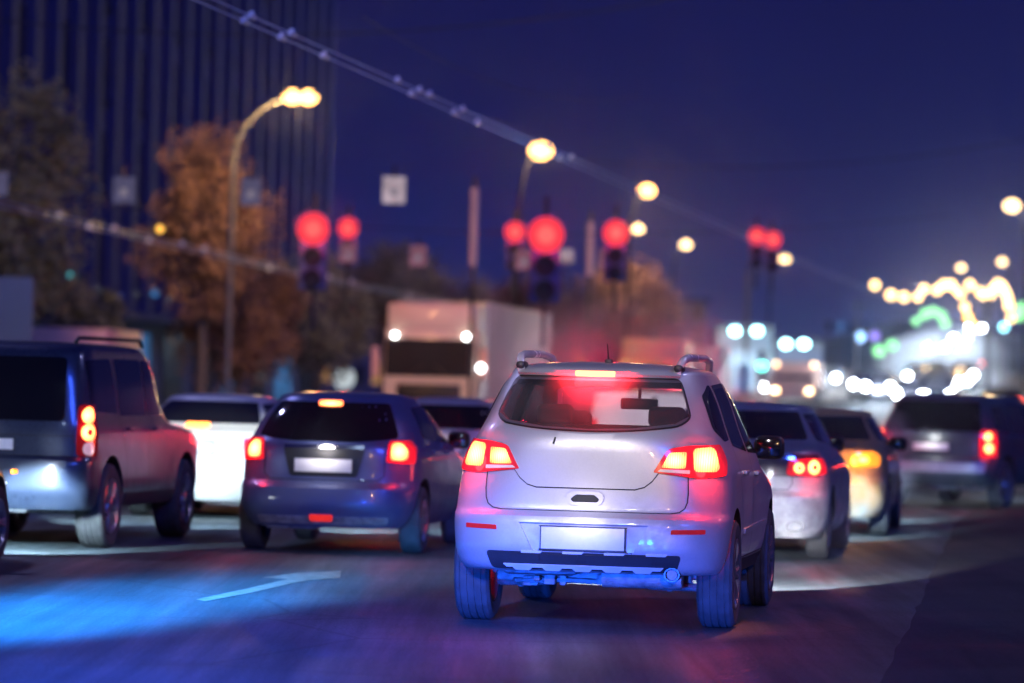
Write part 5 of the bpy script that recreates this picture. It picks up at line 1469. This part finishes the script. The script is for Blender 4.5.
spotlight('added_spot', (-2.9, 34.5, 6.6), (-3.35, 41, .75), (.85, .95, .88), 10000, 15, .7, .15)  # added overhead to brighten the pale saloon, no fixture built
spotlight('added_spot', (-10, 72, 11), (-13.5, 98, 8), (1, .72, .36), 2800, 34, .8, .2)  # added to brighten the olive tree
spotlight('added_spot', (3.5, -4, 7), (.4, 24, .9), (1, .55, .25), 5200, 9, .8, .12)  # added behind the camera for a warm highlight on the tailgate
# ------------------------------------------------------------------ exhaust smoke, and smoke added for glare
def smoke(name, loc, s, dens, label, col=(.8, .85, 1)):
    mt, nt, out = new_mat('smoke_volume')
    pv_ = N(nt, 'ShaderNodeVolumePrincipled'); pv_.inputs['Color'].default_value = (*col, 1); pv_.inputs['Anisotropy'].default_value = .2
    tc = N(nt, 'ShaderNodeTexCoord'); mp = N(nt, 'ShaderNodeVectorMath', operation='SUBTRACT'); mp.inputs[1].default_value = (.5, .5, .5)
    nt.links.new(tc.outputs['Generated'], mp.inputs[0]); ln = N(nt, 'ShaderNodeVectorMath', operation='LENGTH'); nt.links.new(mp.outputs[0], ln.inputs[0])
    mr = N(nt, 'ShaderNodeMapRange'); mr.interpolation_type = 'SMOOTHSTEP'; mr.inputs['From Min'].default_value = .48; mr.inputs['From Max'].default_value = .05; mr.inputs['To Max'].default_value = dens*1.6
    nt.links.new(ln.outputs['Value'], mr.inputs['Value'])
    nz = N(nt, 'ShaderNodeTexNoise'); nz.inputs['Scale'].default_value = 3.0; nz.inputs['Detail'].default_value = 3; nt.links.new(tc.outputs['Generated'], nz.inputs['Vector'])
    nr = N(nt, 'ShaderNodeMapRange'); nr.inputs['From Min'].default_value = .35; nr.inputs['From Max'].default_value = .65; nt.links.new(nz.outputs['Fac'], nr.inputs['Value'])
    mu = N(nt, 'ShaderNodeMath', operation='MULTIPLY'); nt.links.new(mr.outputs[0], mu.inputs[0]); nt.links.new(nr.outputs[0], mu.inputs[1])
    nt.links.new(mu.outputs[0], pv_.inputs['Density'])
    nt.links.new(pv_.outputs[0], out.inputs['Volume'])
    bm = bmesh.new(); bmesh.ops.create_icosphere(bm, subdivisions=4, radius=1)
    from mathutils import noise
    for v in bm.verts:
        k = 1+.35*noise.noise(v.co*1.6+Vector(loc))
        v.co = Vector((v.co.x*s[0]*k, v.co.y*s[1]*k, v.co.z*s[2]*k))
    o = link(name, bm, mt); o.location = loc
    tag(o, label, 'smoke', None, 'stuff')
smoke('smoke_volume', (4.85, 48.5, .75), (.55, 1.6, .85), 1.0, 'exhaust smoke rising between the yellow saloon and the dark green SUV')
smoke('smoke_volume', (3.0, 34.0, .35), (.45, .9, .35), .15, 'exhaust smoke by the rear wheel of the dark saloon')
smoke('smoke_volume', (-1.0, 32.9, .28), (.5, .6, .22), .12, 'exhaust smoke behind the dark blue hatchback')

smoke('smoke_volume', at(942, 369, 215), (3.8, 14, 2.8), .45, 'smoke added to spread the glare of the distant headlights on the climb', (.9, .95, 1))  # volume added to stand for headlight glare
smoke('smoke_volume', at(820, 392, 196), (4.2, 9, 1.5), .14, 'low haze of exhaust above the saloon roofs, lit by distant headlights', (1, .95, .9))
smoke('smoke_volume', (1.9, 51.3, 1.7), (2.5, 1.1, 1.5), .6, 'smoke added for the red glow behind the roof of the silver SUV', (1, .9, .9))  # volume added to carry the red glow
far_car(664, 52.6, False, 'unseen dark car added ahead of the silver SUV as a source for the red glow', None)
for x_ in (1.2, 2.3): pointlight('red_glow_light', (x_, 52.0, 1.45), (1, .015, .06), 120, .08)  # red lamps added to colour the smoke behind the roof
# ------------------------------------------------------------------ haze
mt, nt, out = new_mat('haze')
pv_ = N(nt, 'ShaderNodeVolumePrincipled'); pv_.inputs['Color'].default_value = (.6, .66, 1, 1); pv_.inputs['Density'].default_value = .0003; pv_.inputs['Anisotropy'].default_value = .985
nt.links.new(pv_.outputs[0], out.inputs['Volume'])
bm = bmesh.new(); box(bm, (50, 1700, 22), (3400, 3700, 50))
hz = link('haze', bm, mt, smooth=False); tag(hz, 'thin blue night haze over the whole street', 'haze', None, 'stuff')

# ------------------------------------------------------------------ night sky
w = bpy.data.worlds.new('World'); SC.world = w; w.use_nodes = True
nt = w.node_tree; nt.nodes.clear()
out = nt.nodes.new('ShaderNodeOutputWorld'); bg = nt.nodes.new('ShaderNodeBackground')
tc = nt.nodes.new('ShaderNodeTexCoord'); sp = nt.nodes.new('ShaderNodeSeparateXYZ'); nt.links.new(tc.outputs['Generated'], sp.inputs[0])
rp = nt.nodes.new('ShaderNodeValToRGB'); e = rp.color_ramp.elements
e[0].position = 0.0; e[0].color = (.020, .030, .16, 1)
e[1].position = 1.0; e[1].color = (.006, .006, .05, 1)
x_ = rp.color_ramp.elements.new(.06); x_.color = (.009, .012, .092, 1)
x_ = rp.color_ramp.elements.new(.13); x_.color = (.0065, .0072, .068, 1)
nt.links.new(sp.outputs['Z'], rp.inputs[0])
nz = nt.nodes.new('ShaderNodeTexNoise'); nz.inputs['Scale'].default_value = 9; nt.links.new(tc.outputs['Generated'], nz.inputs['Vector'])
mr = nt.nodes.new('ShaderNodeMapRange'); mr.inputs['To Min'].default_value = .8; mr.inputs['To Max'].default_value = 1.2; nt.links.new(nz.outputs['Fac'], mr.inputs['Value'])
nt.links.new(rp.outputs[0], bg.inputs['Color']); nt.links.new(mr.outputs[0], bg.inputs['Strength'])
nt.links.new(bg.outputs[0], out.inputs['Surface'])
